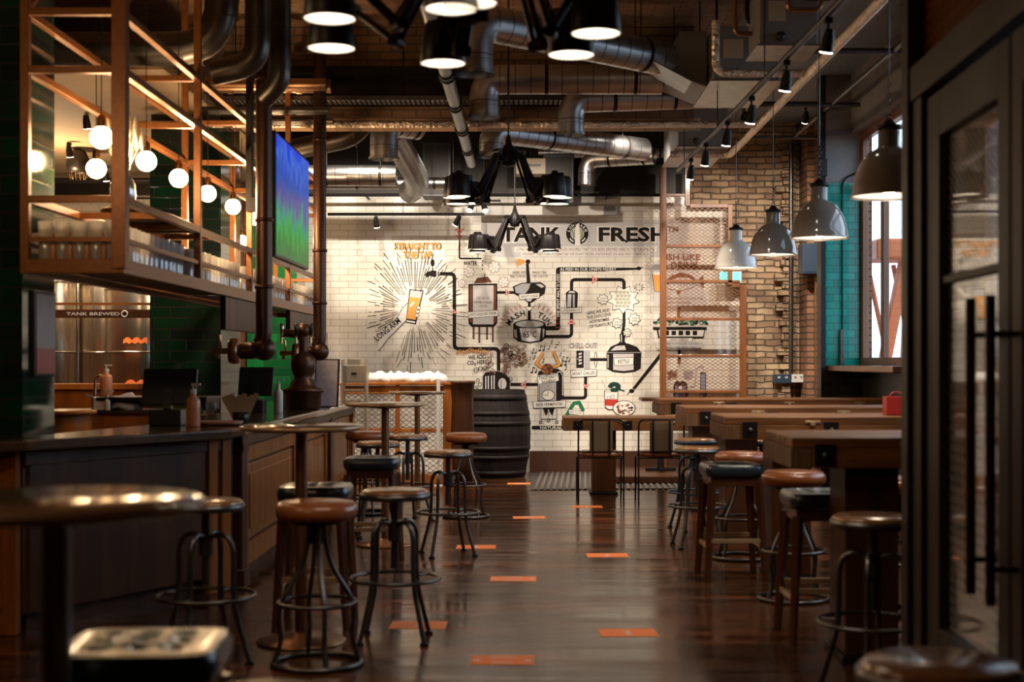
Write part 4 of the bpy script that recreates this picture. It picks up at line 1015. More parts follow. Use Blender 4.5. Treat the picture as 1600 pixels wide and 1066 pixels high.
# ------------------------------------------------------------------ brown down pipes with tap heads
def down_pipe(y, label, r):
    t = thing('down_pipe', label, 'pipe', (-1.76, y, 0), 0, 'brown down pipes over the bar')
    b = MB(); b.tube(bend([(-.25,.5,4.2),(0,0,4.1),(0,0,1.56),(-.05,0,1.47),(-.16,0,1.47)], .12, 6), r, 18); b.build('pipe', 'bronze', t)
    for z in (3.3, 2.35, 1.9):
        b = MB(); b.lathe([(r+.001,z-.012),(r+.009,z-.012),(r+.009,z+.012),(r+.001,z+.012)], n=20); b.build('collar', 'bronze', t)
    b = MB(); b.sphere((.0,0,1.485), r*1.45, 18, 12); b.build('elbow_ball', 'bronze', t)
    b = MB(); b.lathe([(1e-4,-.03),(r*1.5,-.03),(r*1.6,0),(r*1.5,.03),(1e-4,.03)], n=20)
    for i, v in enumerate(b.v): b.v[i] = (-.2+v[2], v[1], 1.47+v[0])
    fl = b.build('flange', 'copper_pipe', t)
    b = MB(); b.cyl((-.23,0,1.47),(-.34,0,1.47),.02); b.cyl((-.31,0,1.47),(-.31,0,1.42),.014); b.cyl((-.29,0,1.48),(-.30,0,1.58),.01); b.build('tap', 'brass', t)
    return t
d1 = down_pipe(9.55, 'thick brown down pipe ending over the bar, left of the television', .055)
dup(d1, (-1.77, 12.2, 0), 0, 'brown down pipe ending over the bar, right of the television')

# bronze beer fonts on the worktop
def font(label):
    t = thing('beer_font', label, 'beer tap')
    b = MB(); b.lathe([(1e-4,0),(.13,0),(.145,.02),(.15,.13),(.175,.15),(.175,.165),(.12,.185),(.105,.22),(.085,.25),(.075,.27),(.09,.30),(.105,.36),(.10,.42),(.07,.455),(.04,.47),(.03,.50),(1e-4,.50)], n=30); b.build('body', 'bronze', t)
    b = MB(); b.tube(bend([(0,0,.48),(0,0,.62),(-.16,0,.64)], .06, 5), .035, 14); b.sphere((0,0,.66), .06, 14, 10); b.build('arm', 'bronze', t)
    for k in range(3):
        b = MB(); x = -.16+k*.12; b.cyl((x,-.04,.60),(x,-.13,.60),.012); b.cyl((x,-.13,.60),(x,-.13,.55),.010); tp = b.build('tap', 'brass', t)
        b = MB(); b.lathe([(1e-4,0),(.012,0),(.02,.06),(.018,.1),(1e-4,.11)], (x,-.11,.61), 12); b.build('tap_handle', 'black_plastic' if k else 'chrome', tp)
    return t
f1 = font('bronze bulbous beer font standing on the far part of the bar'); p = at(474,0,11.9); f1.location = (p.x, 11.9, 1.0)

# ------------------------------------------------------------------ things on the worktop
def pump_bottle(name, label, px, d, body, r=.038, h=.20, z=1.0):
    p = at(px,0,d); t = thing(name, label, 'bottle', (p.x, d, z))
    b = MB(); b.lathe([(1e-4,0),(r*.92,0),(r,.01),(r,h*.78),(r*.9,h*.86),(r*.4,h*.94),(r*.4,h),(1e-4,h)], n=20); b.build('body', body, t)
    b = MB(); b.cyl((0,0,h),(0,0,h+.03),r*.45); b.cyl((0,0,h+.03),(0,0,h+.055),.006); b.box(-.012,.045,-.009,.009,h+.052,h+.066); b.build('pump', 'white_plastic', t)
pump_bottle('sanitiser_bottle', 'orange-labelled pump bottle of hand sanitiser on the near bar worktop', 302, 8.7, 'amber_plastic', .042, .20)
pump_bottle('soap_bottle', 'clear pump bottle beside the far beer font', 435, 11.0, 'white_plastic', .035, .20)
b = MB(); b.lathe([(1e-4,0),(.13,0),(.15,.012),(.15,.022),(1e-4,.018)], n=28, p=4); o = b.build('bill_tray', 'pink_plastic', None, 0, (at(340,0,8.95).x, 8.95, 1.001)); tag(o, 'pinkish brown bill tray on the bar beside the sanitiser bottle', 'tray')
t = thing('menu_holder', 'dark pot full of folded paper menus on the bar', 'menu holder', (at(376,0,9.3).x, 9.3, 1.0))
b = MB(); b.lathe([(1e-4,0),(.05,0),(.055,.07),(.05,.07),(1e-4,.01)], n=18); b.build('pot', 'black_plastic', t)
for k in range(9):
    a = -.5+k*.12; b = MB(); b.bar((.035*a*2,0.01*(k%2),.02),(.035*a*2+.16*a,.01*(k%2),.17+.01*(k%3)),.004,.03,up=(1,0,0)); b.build('paper_menu', 'paper', t)
b = MB()
b = MB(); b.lathe([(1e-4,0),(.04,0),(.045,.09),(.045,.1),(1e-4,.1)], n=16); o = b.build('candle_jar', 'dim_glass', None, 0, (at(330,0,10.4).x, 10.4, 1.0)); 
tag(o, 'small smoked glass jar on the bar behind the bill tray', 'jar')
def till(px, d, label, z=1.0, s=1.0):
    t = thing('till_screen', label, 'till', (at(px,0,d).x, d, z), 0, 'black till screens behind the bar')
    b = MB(); b.box(-.10*s,.10*s,-.08,.08,0,.10); b.build('base', 'black_plastic', t, .008)
    b = MB(); b.bar((0,0,.1),(0,.04,.22),.05,.05); b.build('neck', 'black_plastic', t)
    b = MB(); b.bar((-.17*s,.05,.24),(.17*s,.05,.24),.02,.24,up=(0,.35,1)); b.build('screen', 'black_plastic', t, .006)
    return t
till(262, 8.9, 'black till seen from behind, left of the sanitiser bottle')
till(398, 11.2, 'black till behind the paper menus on the bar', 1.0, .8)
t = thing('menu_board', 'white menu board leaning in a black stand beside the far beer font', 'menu', (at(507,0,12.4).x, 12.4, 1.0), -.1)
b = MB(); b.bar((0,.05,0),(0,.12,.42),.22,.012,up=(0,-1,.1)); b.build('stand', 'black_plastic', t)
b = MB(); b.bar((0,.035,.01),(0,.105,.41),.19,.006,up=(0,-1,.1)); b.build('menu_sheet', 'menu_white', t)
for px, d, w, h, m_, lb in ((455,12.8,.12,.16,'paper','cream leaflet box on a ledge behind the beer font'),(452,12.2,.20,.14,'grey_plastic','grey patterned box behind the bottle at the beer font')):
    p = at(px,0,d); b = MB(); b.box(-w/2,w/2,-.06,.06,0,h); o = b.build('leaflet_box', m_, None, .004, (p.x, d, 1.0 if m_ == 'grey_plastic' else 1.0)); tag(o, lb, 'box')
# back bar behind the near counter
t = thing('back_bar_cabinet', 'dark low cabinet with metal top seen through the gap behind the bar', 'cabinet', (-3.2, 11.6, 0))
b = MB(); b.box(-.75,.55,0,.5,0,.98); b.build('body', 'bar_wood', t, .005)
b = MB(); b.box(-.3,.6,-.03,.53,1.08,1.11); b.build('upper_ledge', 'dark_iron', t, .003)
b = MB(); b.box(-.77,.57,-.03,.5,.98,1.0); b.build('top', 'gun_metal', t)
b = MB(); b.box(-.29,-.26,.0,.5,1.0,1.08); b.box(.56,.59,0,.5,1.0,1.08); b.build('ledge_leg', 'dark_iron', t)
for i, x in enumerate((-.5,0,.3)):
    b = MB(); b.box(x-.13,x+.13,-.02,0,.5,.9); d_ = b.build('door', 'bar_wood', t, .006); b = MB(); b.cyl((x+.09,-.05,.65),(x+.09,-.05,.75),.006); b.build('handle', 'brass', d_)
pump_bottle('spray_bottle', 'pink spray bottle standing on the ledge before the steel tanks', 166, 11.8, 'amber_plastic', .05, .20, 1.11)
pump_bottle('small_dispenser', 'small clear dispenser on the back bar below the spray bottle', 168, 11.58, 'white_plastic', .024, .10, 1.0)
b = MB(); b.box(-.06,.06,-.05,.05,0,.11); o = b.build('white_tub', 'white_plastic', None, .008, (at(155,0,11.55).x, 11.63, 1.0)); tag(o, 'small white tub on the back bar', 'tub')
t = thing('mixer_tap', 'steel mixer tap on the back bar near the tanks', 'tap', (at(140,0,11.8).x, 11.95, 1.0))
b = MB(); b.tube(bend([(0,0,0),(0,0,.28),(.13,0,.28),(.13,0,.18)], .06, 5), .012, 10); b.build('spout', 'chrome', t)
b = MB(); b.cyl((0,0,0),(0,0,.1),.03); b.cyl((0,0,.09),(-.08,0,.12),.008); b.build('body', 'chrome', t)
b = MB(); b.lathe([(1e-4,0),(.12,0),(.14,.03),(.11,.08),(.05,.13),(1e-4,.14)], n=20, dz=lambda x,y: .02*math.sin(x*40)*math.cos(y*33)); o = b.build('bar_cloth', 'cloth', None, 0, (at(188,0,11.55).x, 11.72, 1.0)); tag(o, 'crumpled grey cloth heaped on the back bar', 'cloth')
b = MB(); b.lathe([(1e-4,0),(.22,0),(.24,.02),(.235,.035),(1e-4,.035)], n=30); b.cyl((0,0,-1.0),(0,0,0),.2)
o = b.build('wooden_drum', 'bar_wood', None, 0, (at(100,0,10.6).x, 10.6, 1.0)); tag(o, 'round wooden drum end behind the bar at the tiled pier', 'drum')
# menu frame on the near tiled pier
t = thing('framed_menu', 'narrow framed poster with red foot on the dark tiled pier', 'poster', (-2.70, 7.93, 0), PI/2)
z0, z1 = at(0,588,7.9).z, at(0,455,7.9).z
b = MB(); b.box(-.17,.17,-.02,.0,z0,z1); b.build('frame', 'black_plastic', t, .003)
b = MB(); b.box(-.15,.15,-.024,-.02,z0+.155,z1-.02); b.build('poster_sheet', 'poster', t)
b = MB(); b.box(-.15,.15,-.024,-.02,z0+.015,z0+.155); b.build('red_panel', 'poster_red', t)

# ------------------------------------------------------------------ brewery tanks
def tank(px, d, r, z1, label, z0=.75, logo=False):
    t = thing('brewery_tank', label, 'tank', (at(px,0,d).x, d, 0), 0, 'steel brewery tanks')
    b = MB(); b.lathe([(1e-4,z0-.35),(r*.3,z0-.3),(r,z0),(r,z1),(r*.97,z1+.05),(r*.7,z1+.15),(1e-4,z1+.2)], n=40); b.build('vessel', 'steel_tank', t)
    for z in (z0+.2, z0+.75, z1-.05):
        b = MB(); b.lathe([(r,z-.012),(r+.012,z-.006),(r+.012,z+.006),(r,z+.012)], n=40); b.build('band', 'chrome', t)
    b = MB(); b.lathe([(1e-4,0),(.1,0),(.11,.02),(.10,.05),(1e-4,.06)], (0,0,z1+.17), 20); b.build('manway', 'chrome', t)
    for k in range(3):
        a = -PI/2+(k-1)*2.1; b = MB(); b.cyl((r*.8*math.cos(a),r*.8*math.sin(a),0),(r*.8*math.cos(a),r*.8*math.sin(a),z0),.035); b.build('leg', 'gun_metal', t)
    b = MB(); b.cyl((r+.05,-r*.4,.4),(r+.05,-r*.4,z1+.2),.022); b.build('side_pipe', 'chrome', t)
    if logo:
        for z, h, w in ((1.62,.07,20),(1.18,.055,24)):
            V = []; n = 8
            for i in range(n+1):
                a = math.radians(-90-w+2*w*i/n+(8 if z > 1.5 else 16)); V += [((r+.004)*math.cos(a),(r+.004)*math.sin(a),z-h/2+.02*(i%2)),((r+.004)*math.cos(a),(r+.004)*math.sin(a),z+h/2-.03*(i%3==0))]
            b = MB(); b.add(V, [(2*i,2*i+2,2*i+3,2*i+1) for i in range(n)]); b.build('orange_mark', 'lift_orange', t)
tank(218, 15.4, .36, 2.22, 'shiny steel tank with orange marks at the right of the opening', logo=True)
tank(162, 15.9, .33, 2.30, 'second steel tank, left of the one with orange marks')
tank(118, 16.6, .20, 2.36, 'slim steel tank further left with pipework on top')
tank(76, 15.4, .30, 2.30, 'steel tank mostly hidden behind the tiled pier')
b = MB(); b.box(-3.9, -3.44, 13.4, 13.44, 2.0-.07, 2.0+.03)
t = thing('brewery_rail', 'dark lettered band with orange rail across the opening to the tanks', 'railing', (-4.4, 13.4, 0))
p0_, p1_ = at(0,497,13.4).z, at(0,484,13.4).z
b = MB(); b.box(-.9,.96,0,.03,p0_,p1_); bd = b.build('band', 'bar_wood_dark', t)
V, Fs = text_geo('TANK BREWED', .01); b = MB(); b.add([(.32+x*.5,-.003,(p0_+p1_)/2+y*.03) for x, y in V], Fs); b.build('band_lettering', 'paint_light', bd)
b = MB(); b.ring((.62,-.01,(p0_+p1_)/2), .028, .005, 16, 6, axis='Y'); b.build('band_emblem', 'print_white', bd)
z = at(0,475,13.4).z; b = MB(); b.box(-.9,.96,0,.02,z-.012,z+.012); b.build('orange_rail', 'gantry_metal', t)
z = at(0,600,13.4).z; b = MB(); b.box(-.9,.96,-.05,.3,z-.05,z); b.box(-.9,.96,0,.02,.0,z-.05); b.build('sill', 'bar_wood', t)
# ------------------------------------------------------------------ barrel and mesh cabinet by the mural
t = thing('wooden_barrel', 'big black-stained wooden barrel standing before the tiled mural wall', 'barrel', floor_at(773, 17.3))
b = MB()
V = []; n = 56; prof = [(1e-4,.03),(.33,.03),(.345,0),(.365,0),(.40,.18),(.43,.36),(.438,.53),(.43,.70),(.40,.88),(.365,1.06),(.35,1.06),(.34,1.03),(1e-4,1.03)]
for r, z in prof:
    for j in range(n): V.append((r*(1-.006*(j%2))*math.cos(2*PI*j/n), r*(1-.006*(j%2))*math.sin(2*PI*j/n), z))
b.add(V, [(i*n+j, i*n+(j+1)%n, (i+1)*n+(j+1)%n, (i+1)*n+j) for i in range(len(prof)-1) for j in range(n)]); b.build('staves', 'barrel_wood', t)
for z, h in ((.06,.06),(.25,.05),(.36,.05),(.66,.05),(.78,.05),(.97,.07)):
    f = lambda z: .365+.073*math.sin(PI*z/1.06)**1.0 if 0 <= z <= 1.06 else .365
    b = MB(); b.lathe([(f(z-h/2),z-h/2),(f(z-h/2)+.006,z-h/2),(f(z+h/2)+.006,z+h/2),(f(z+h/2),z+h/2)], n=56); b.build('hoop', 'barrel_wood', t)
t = thing('mesh_cabinet', 'low wooden partition with expanded metal mesh panels near the mural wall', 'partition', (-2.1, 16.1, 0))
L_ = 1.32; hh = 1.165
b = MB(); b.box(-.02,L_,-.04,.34,hh-.035,hh); b.build('top_board', 'bar_wood', t, .008)
for x in (.0, .62, L_-.16):
    b = MB(); b.box(x,x+(.16 if x > 1 else .05),-.02,.04,0,hh-.035); b.build('upright', 'bar_wood', t, .005)
for z0, z1 in ((.0,.12),(.60,.64),(hh-.13,hh-.04)):
    b = MB(); b.box(.05,L_-.16,-.01,.03,z0,z1); b.build('cross_rail', 'bar_wood', t, .004)
for x0, x1 in ((.05,.62),(.67,L_-.16)):
    b = MB(); expanded(b, x0, x1, .12, .6, .075, .028, .009, .01); b.build('mesh_panel', 'copper_pipe', t)
    b = MB(); expanded(b, x0, x1, .64, hh-.13, .075, .028, .009, .01); b.build('mesh_panel', 'copper_pipe', t)
b = MB(); b.lathe([(1e-4,0),(.12,0),(.14,.25),(.15,.6),(.14,.95),(.155,1.14),(.165,1.15),(.165,1.18),(1e-4,1.18)], (L_+.04,.08,0), 24); b.build('rounded_end_post', 'bar_wood_dark', t)
b = MB()
for k in range(9): b.lathe([(1e-4,0),(.11,0),(.12,.04),(.08,.09),(.03,.11),(1e-4,.12)], (.28+.09*k+rnd.uniform(-.02,.02),.12+rnd.uniform(-.04,.04),-.004*(k%3)), 12, dz=lambda x,y: .02*math.sin(x*60+k)*math.cos(y*50))
o = b.build('plastic_wrap', 'white_plastic', None, 0, (-2.0,16.12,hh+.001)); tag(o, 'crumpled white plastic sheeting lying along the top of the mesh partition', 'wrap')
t = thing('storage_box_stand', 'beige box with a slot on a pale stand at the far end of the bar', 'box', (at(554,0,15.4).x, 15.4, 0))
for x in (-.13,.12):
    b = MB(); b.box(x,x+.02,-.1,.1,0,1.42); b.build('stand_leg', 'cream_plastic', t)
b = MB(); b.box(-.12,.13,-.1,.1,1.08,1.10); b.build('stand_shelf', 'cream_plastic', t)
b = MB(); b.box(-.11,.12,-.09,.09,1.18,1.36); bx = b.build('box', 'cream_plastic', t, .006)
b = MB(); b.box(-.025,.03,-.095,-.09,1.26,1.28); b.build('slot', 'black_plastic', bx)
b = MB(); b.box(-.07,.07,-.08,.06,1.362,1.43); bx = b.build('upper_box', 'cream_plastic', t, .006)
b = MB(); b.box(-.11,.12,-.09,.09,1.165,1.18); b.build('upper_shelf', 'cream_plastic', t)
b = MB(); p = at(685,0,16.0); b.tube([(p.x,16.0,.28),(p.x,16.0,1.2)], .022, 10); b.lathe([(.05,0),(.05,.01),(1e-4,.01),(1e-4,0),(.05,0)],(p.x,16.0,.0),14); b.tube([(p.x,16.0,0),(p.x,16.0,.3)], .012, 8)
o = b.build('mesh_reflection', 'white_plastic'); tag(o, 'slim white rod imitating a lit reflection on the mesh partition, left of the barrel', 'post')  # lit strip reflected on the mesh, imitated by a white rod

t = thing('wall_cupboard', 'tall pale grey steel cupboard door at the left end of the white tiled wall', 'cupboard', (at(500,0,17).x-.08, 17, 0))
b = MB(); b.box(-.14,.14,0,.25,.9,1.75); b.build('body', 'zinc', t, .006)
b = MB(); b.box(-.13,.13,-.015,0,.92,1.73); b.build('door', 'box_grey', t, .003)

# ------------------------------------------------------------------ tall mesh screen before the mural
t = thing('mesh_screen', 'tall rust-brown framed mesh screen standing between the mural and the bare brick', 'screen', (0, 17.5, 0))
q = lambda px, py: ((px-CX)/F*17.5, H-(py-CY)/F*17.5)
def sb(px0, px1, py0, py1, name='frame_bar', dy=0):
    (x0, z1), (x1, z0) = q(px0, py0), q(px1, py1); b = MB(); b.box(x0,x1,-.03+dy,.03,max(z0,.0),z1); b.build(name, 'window_wood', t, .003)
sb(1031,1041,262,739,'post',-.004); sb(1156,1166,445,739,'post',-.003); sb(1137,1144,320,445,'post'); sb(1070,1078,262,322,'post',.001)
sb(1041,1070,303,307); sb(1078,1137,319,325); sb(1144,1156,443,449)
for y in (385,440,499,556,612): sb(1041,1156 if y > 430 else 1137,y-2,y+2)
sb(1041,1156,622,628)
for px0, px1, py0, py1 in ((1041,1137,325,383),(1041,1070,307,325),(1041,1137,387,438),(1041,1156,442,497),(1041,1156,558,610),(1041,1156,614,622)):
    (x0, z1), (x1, z0) = q(px0, py0), q(px1, py1); b = MB(); expanded(b, x0, x1, z0, z1, .066, .0215 if py1-py0 > 20 else .04, .007, 0); b.build('mesh_panel', 'window_wood', t)
(x0, z1), (x1, z0) = q(1041, 501), q(1156, 554); b = MB(); b.box(x0,x1,-.003,.003,z0,z1); b.build('glass_panel', 'clear_glass', t)
# exit light behind the screen
p = at(1141,433,17.64); t = thing('exit_light', 'small glowing green exit light behind the mesh screen', 'light', (p.x, 17.64, p.z))
b = MB(); b.box(-.14,.14,0,.078,-.07,.07); b.build('casing', 'white_plastic', t); b = MB(); b.box(-.13,.13,-.004,0,-.06,.06); b.build('lit_panel', 'exit_glow', t)

# ------------------------------------------------------------------ spiral ducts
def seams(b, pts, r, pitch, m=1):
    """thin raised seams round the straight runs"""
    for a, c in zip(pts[:-1], pts[1:]):
        a, c = Vector(a), Vector(c); L_ = (c-a).length; n = int(L_/pitch)
        if n < 1 or L_ < .25: continue
        d = (c-a)/L_
        for k in range(1, n):
            p = a+d*(k*pitch); b.tube([p-d*.004, p+d*.004], r*1.018, 20, m, caps=False)
def duct(label, pts, r, R=.25, m='spiral_zinc', lip=True, pitch=.13, seam=True, name='spiral_duct', group='silver spiral ventilation ducts'):
    t = thing(name, label, 'duct', tuple(pts[0]), 0, group); o = Vector(pts[0]); P = [Vector(p)-o for p in pts]
    b = MB(); b.tube(bend(P, R, 8), r, 24, caps=False)
    b.build('duct_body', m, t)
    if seam:
        b = MB(); seams(b, P, r, pitch, 0); 
        if b.v: b.build('seam', 'gun_metal', t)
    if name == 'spiral_duct':
        pa, pb = P[-2], P[-1]; w_ = max(.03, (pb-pa).length*.0+.03)
        for f_ in (.35,.85):
            c = pa+(pb-pa)*f_; b = MB(); b.cyl((c.x,c.y,c.z+r),(c.x,c.y,4.49-o.z),.005,n=6); d_ = (pb-pa).normalized(); b.tube([c-d_*.015,c+d_*.015],r*1.03,20,caps=False); b.build('hanger_strap', 'dark_iron', t)
    if lip:
        d = (P[1]-P[0]).normalized(); b = MB(); b.tube([P[0]-d*.004, P[0]+d*.02], r*1.10, 24, caps=False); b.tube([P[0]+d*.09, P[0]+d*.10], r*1.04, 24, caps=False); b.build('mouth_collar', 'zinc', t)
    return t
duct('silver duct with elbow nearest the camera, opening behind the nearest chandelier', [(-.37,10.25,3.47),(-.37,10.25,3.86),(1.14,11.5,3.84)], .135, .3)
duct('second silver duct, level run with its elbow opening downward', [(-.35,11.95,3.45),(-.35,11.95,3.77),(1.14,11.95,3.77)], .125, .28)
duct('short silver duct with a narrow mouth just in front of the ceiling beam', [(.39,12.33,3.365),(.39,12.33,3.67),(1.45,12.42,3.72)], .113, .22)
duct('silver duct behind the beam, sloping down to the right', [(-.35,14.4,3.47),(-.35,14.4,3.74),(1.3,15.7,3.74)], .125, .24)
duct('slim bright duct lying level high before the back wall', [(.15,17.4,3.95),(1.9,17.4,3.95)], .06, .1, lip=False)
duct('small duct mouth hanging right of the black wall box', [(.72,16.9,3.5),(.72,16.9,3.80),(1.5,16.6,3.80)], .10, .2)
duct('silver duct mouth left of centre with a corrugated hose behind', [(-1.42,14.2,3.42),(-1.42,14.2,3.80),(-1.1,14.5,3.80)], .14, .2)
P = [Vector((-1.30,14.6,3.78)), Vector((-1.15,15.0,3.62)), Vector((-1.25,16.4,3.42)), Vector((-1.35,17.2,3.35))]
b = MB(); PP = bend([at(612,205,14.6), at(628,235,15.0), at(656,285,15.6), at(640,300,16.2)], .3, 12); QQ = []
for a, c in zip(PP[:-1], PP[1:]):
    k = max(1, int((c-a).length/.03)); QQ += [a+(c-a)*i/k for i in range(k)]
b.tube(QQ, [.12+.014*(i%2) for i in range(len(QQ))], 20); o = b.build('corrugated_hose', 'spiral_zinc'); tag(o, 'flexible corrugated silver hose sloping down left of centre', 'duct')
duct('dull brassy duct running level left of centre before the white wall', [(-2.6,15.6,3.44),(-1.42,15.6,3.44)], .115, .2, 'zinc', False)
duct('lower pale duct under the brassy one before the white wall', [(-2.6,16.6,3.48),(-.8,16.6,3.48)], .07, .2, 'zinc', False, seam=False)
g = 'dark round ducts above the bar'
duct('dark fat duct dropping from the ceiling and bending left over the bar', [(-2.16,10.1,4.49),(-2.16,10.1,3.62),(-4.4,10.1,3.62)], .12, .35, 'dark_duct', False, name='dark_duct', group=g)
duct('dark vertical duct right of the fat one, above the down pipe', [(-1.67,8.85,4.49),(-1.67,8.85,3.26),(-1.95,8.87,3.2)], .08, .2, 'dark_duct', False, name='dark_duct', group=g)
duct('second dark vertical duct close to the television', [(-1.60,9.25,4.49),(-1.60,9.25,3.22),(-1.72,9.3,3.12)], .07, .1, 'dark_duct', False, name='dark_duct', group=g)
duct('dark hooked duct curving left behind the television', [(-1.55,13.9,4.49),(-1.55,13.9,3.62),(-2.4,13.9,3.45)], .10, .3, 'dark_duct', False, name='dark_duct', group=g)
for i, (z, y, r) in enumerate(((3.62,11.4,.05),(3.50,11.9,.035),(3.80,12.4,.06),(3.58,12.9,.03))):
    b = MB(); b.tube([(-2.75,y,z),(-1.6-.05*i,y,z)], r, 16)
    for x in (-2.6,-2.0): b.tube([(x,y,z),(x+.05,y,z)], r*1.15, 16)
    o = b.build('overhead_pipe', 'copper_pipe' if i%2 == 0 else 'gun_metal')
    tag(o, ['thick coppery pipe crossing above the gantry, nearest of four','thin grey pipe crossing above the gantry','thick coppery pipe above the gantry close to the beam','thinnest grey pipe crossing beside the ceiling beam'][i], 'pipe', 'pipes crossing above the gantry')
# two-tone ceiling pipe running away from the camera
cpipe = duct('long grey ceiling pipe with paired clips running away toward the mural', [(-.57,4.0,3.46),(-.57,14.8,3.46)], .048, .1, 'gun_metal', False, pitch=1.1, name='ceiling_pipe', group=None)
for k in range(8):
    y = 1.4+k*1.2; b = MB()
    for e in (-.07,.07): b.tube([(0,y+e-.012,0),(0,y+e+.012,0)], .060, 16)
    b.cyl((0,y,.05),(0,y,1.03),.006,n=6); b.build('pipe_clip', 'dark_iron', cpipe)
b = MB(); b.tube(bend([(-1.7,9.6,4.05),(-1.05,9.6,4.05),(-.60,9.55,4.0)], .1), .03, 12); o = b.build('branch_pipe', 'gun_metal'); tag(o, 'branch pipe joining the long ceiling pipe near the top edge', 'pipe')
# foil-wrapped pipes
b = MB(); P = bend([(-3.6,12.95,3.56),(2.12,12.95,3.56)], .05); b.tube(P, .033, 12); o = b.build('foil_pipe', 'foil'); tag(o, 'foil-wrapped pipe crossing the whole room under the ceiling beam', 'pipe', 'foil wrapped pipes')
b = MB(); b.tube(bend([(2.11,3.5,3.55),(2.12,14.8,3.55),(1.5,14.8,3.55)], .08), .036, 12); o = b.build('foil_pipe', 'foil'); tag(o, 'foil-wrapped pipe running along the room on the right, bending left at its end', 'pipe', 'foil wrapped pipes')
b = MB(); b.tube(bend([(1.42,10.65,3.95),(1.42,10.65,3.56),(2.08,10.65,3.56)], .09), .030, 12); o = b.build('foil_pipe', 'foil'); tag(o, 'short foil-wrapped branch with an upturned end by the grey air unit', 'pipe', 'foil wrapped pipes')
# perforated cable tray before the beam
t = thing('cable_tray', 'perforated metal cable tray running the width of the room before the beam', 'cable tray', (-3.4, 12.6, 3.72))
b = MB()
for i in range(108): b.box(i*.044, i*.044+.026, 0, .26, 0, .004)
b.box(0,4.75,0,.02,-.0,.035); b.box(0,4.75,.24,.26,0,.035); b.build('tray', 'gun_metal', t)
for x in (.8,2.3,3.8):
    b = MB(); b.cyl((x,.13,0),(x,.13,.77),.006); b.build('hanger_rod', 'dark_iron', t)

# ------------------------------------------------------------------ air handling units
def air_unit(label, x0, x1, y0, y1, z0, z1):
    t = thing('air_unit', label, 'air conditioner', (x0, y0, z0), 0, 'grey air units under the ceiling'); w, d, h = x1-x0, y1-y0, z1-z0
    b = MB(); b.box(0,w,0,d,0,h); b.build('casing', 'box_grey', t, .008)
    b = MB(); b.box(-.02,w+.02,-.02,d+.02,-.012,0); b.build('bottom_pan', 'zinc', t, .003)
    b = MB(); b.box(w*.15,w*.45,-.006,0,h*.4,h*.75); b.build('data_plate', 'cream_plastic', t)
    b = MB(); b.sphere((w*.35,-.03,h*.12), .035, 12, 8); b.build('sensor', 'black_plastic', t)
    for x in (.03,w-.03):
        for y in (.05,d-.05):
            b = MB(); b.cyl((x,y,h),(x,y,4.37-z0 if x0 > 1.9 else 4.49-z0),.006); b.build('hanger_rod', 'dark_iron', t)
    return t
air_unit('air unit nearest the camera, crowded with pipes, right of the top centre', 1.62, 2.02, 9.86, 10.35, 3.6, 4.0)
air_unit('middle air unit joined to the silver ducts', 1.46, 1.98, 11.1, 12.25, 3.6, 4.02)
air_unit('far air unit over the mesh screen', 1.55, 2.06, 14.5, 16.0, 3.6, 3.98)
t = thing('duct_hood', 'angled sheet metal hood joining the ducts to the middle air unit', 'hood', (1.15, 11.4, 3.6))
b = MB(); b.add([(0,0,.12),(.3,0,0),(.3,.8,0),(0,.8,.12),(.08,0,.45),(.3,0,.45),(.3,.8,.45),(.08,.8,.45)], [(0,1,2,3),(4,5,6,7),(0,1,5,4),(3,2,6,7),(0,3,7,4),(1,2,6,5)]); b.build('hood', 'box_grey', t, .004)
b = MB(); b.bar((-.15,0,.16),(.15,0,-.0),.5,.01,up=(0,0,1)); b.build('flap', 'zinc', t)
for i, (x, y, lb) in enumerate(((1.50,10.2,'brass valve pipes left of the nearest air unit'),(1.75,9.5,'brass valve pipes in front of the nearest air unit'))):
    t = thing('valve_pipework', lb, 'pipe', (x, y, 3.75), 0, 'valve pipework at the air units')
    b = MB(); b.tube(bend([(0,0,.6),(0,0,0),(.22,0,0),(.22,0,.25)], .05), .018, 10); b.build('pipe', 'copper_pipe', t)
    b = MB(); b.tube(bend([(.1,.1,.6),(.1,.1,.1),(.3,.1,.1)], .05), .016, 10); b.build('pipe', 'dark_iron', t)
    b = MB(); b.sphere((.22,0,.12),.035,10,8); b.ring((.22,-.05,.12),.035,.006,14,6,axis='Y'); b.build('valve', 'brass', t)
# dark unit boxes on the back wall
for px0, px1, py0, py1, lb in ((660,705,222,308,'black box speaker high on the back wall, left one'),(848,897,240,318,'black box speaker high on the back wall, behind the middle chandelier')):
    p, q_ = at(px0,py1,17.3), at(px1,py0,17.3); t = thing('wall_speaker', lb, 'speaker', (p.x,17.3,p.z), 0, 'black speakers on the back wall')
    b = MB(); b.box(0,q_.x-p.x,0,.35,0,q_.z-p.z); b.build('cabinet', 'black_plastic', t, .01); b = MB(); b.box(.03,q_.x-p.x-.03,-.01,0,.04,q_.z-p.z-.04); b.build('grille', 'dark_iron', t)
    b = MB(); b.box(.05,.10,.35,.64,.2,.25); b.build('bracket', 'dark_iron', t)
p, q_ = at(806,272,17.2), at(853,247,17.2); t = thing('projector', 'white projector under the ceiling behind the middle chandelier', 'projector', (p.x,17.2,p.z))
b = MB(); b.box(0,q_.x-p.x,0,.3,0,q_.z-p.z); b.build('body', 'cream_plastic', t, .01); b = MB(); b.box(.08,.30,-.004,0,.09,.12); b.box(.14,.2,-.004,0,.02,.045); b.build('vents', 'black_plastic', t); b = MB(); b.cyl((.18,.15,q_.z-p.z),(.18,.15,4.49-p.z),.012); b.build('pole', 'dark_iron', t)
p, q_ = at(748,336,17.7), at(944,321,17.7); t = thing('projection_screen_case', 'long white casing of a roll-up screen above the TANK FRESH lettering', 'screen case', (p.x,17.72,p.z))
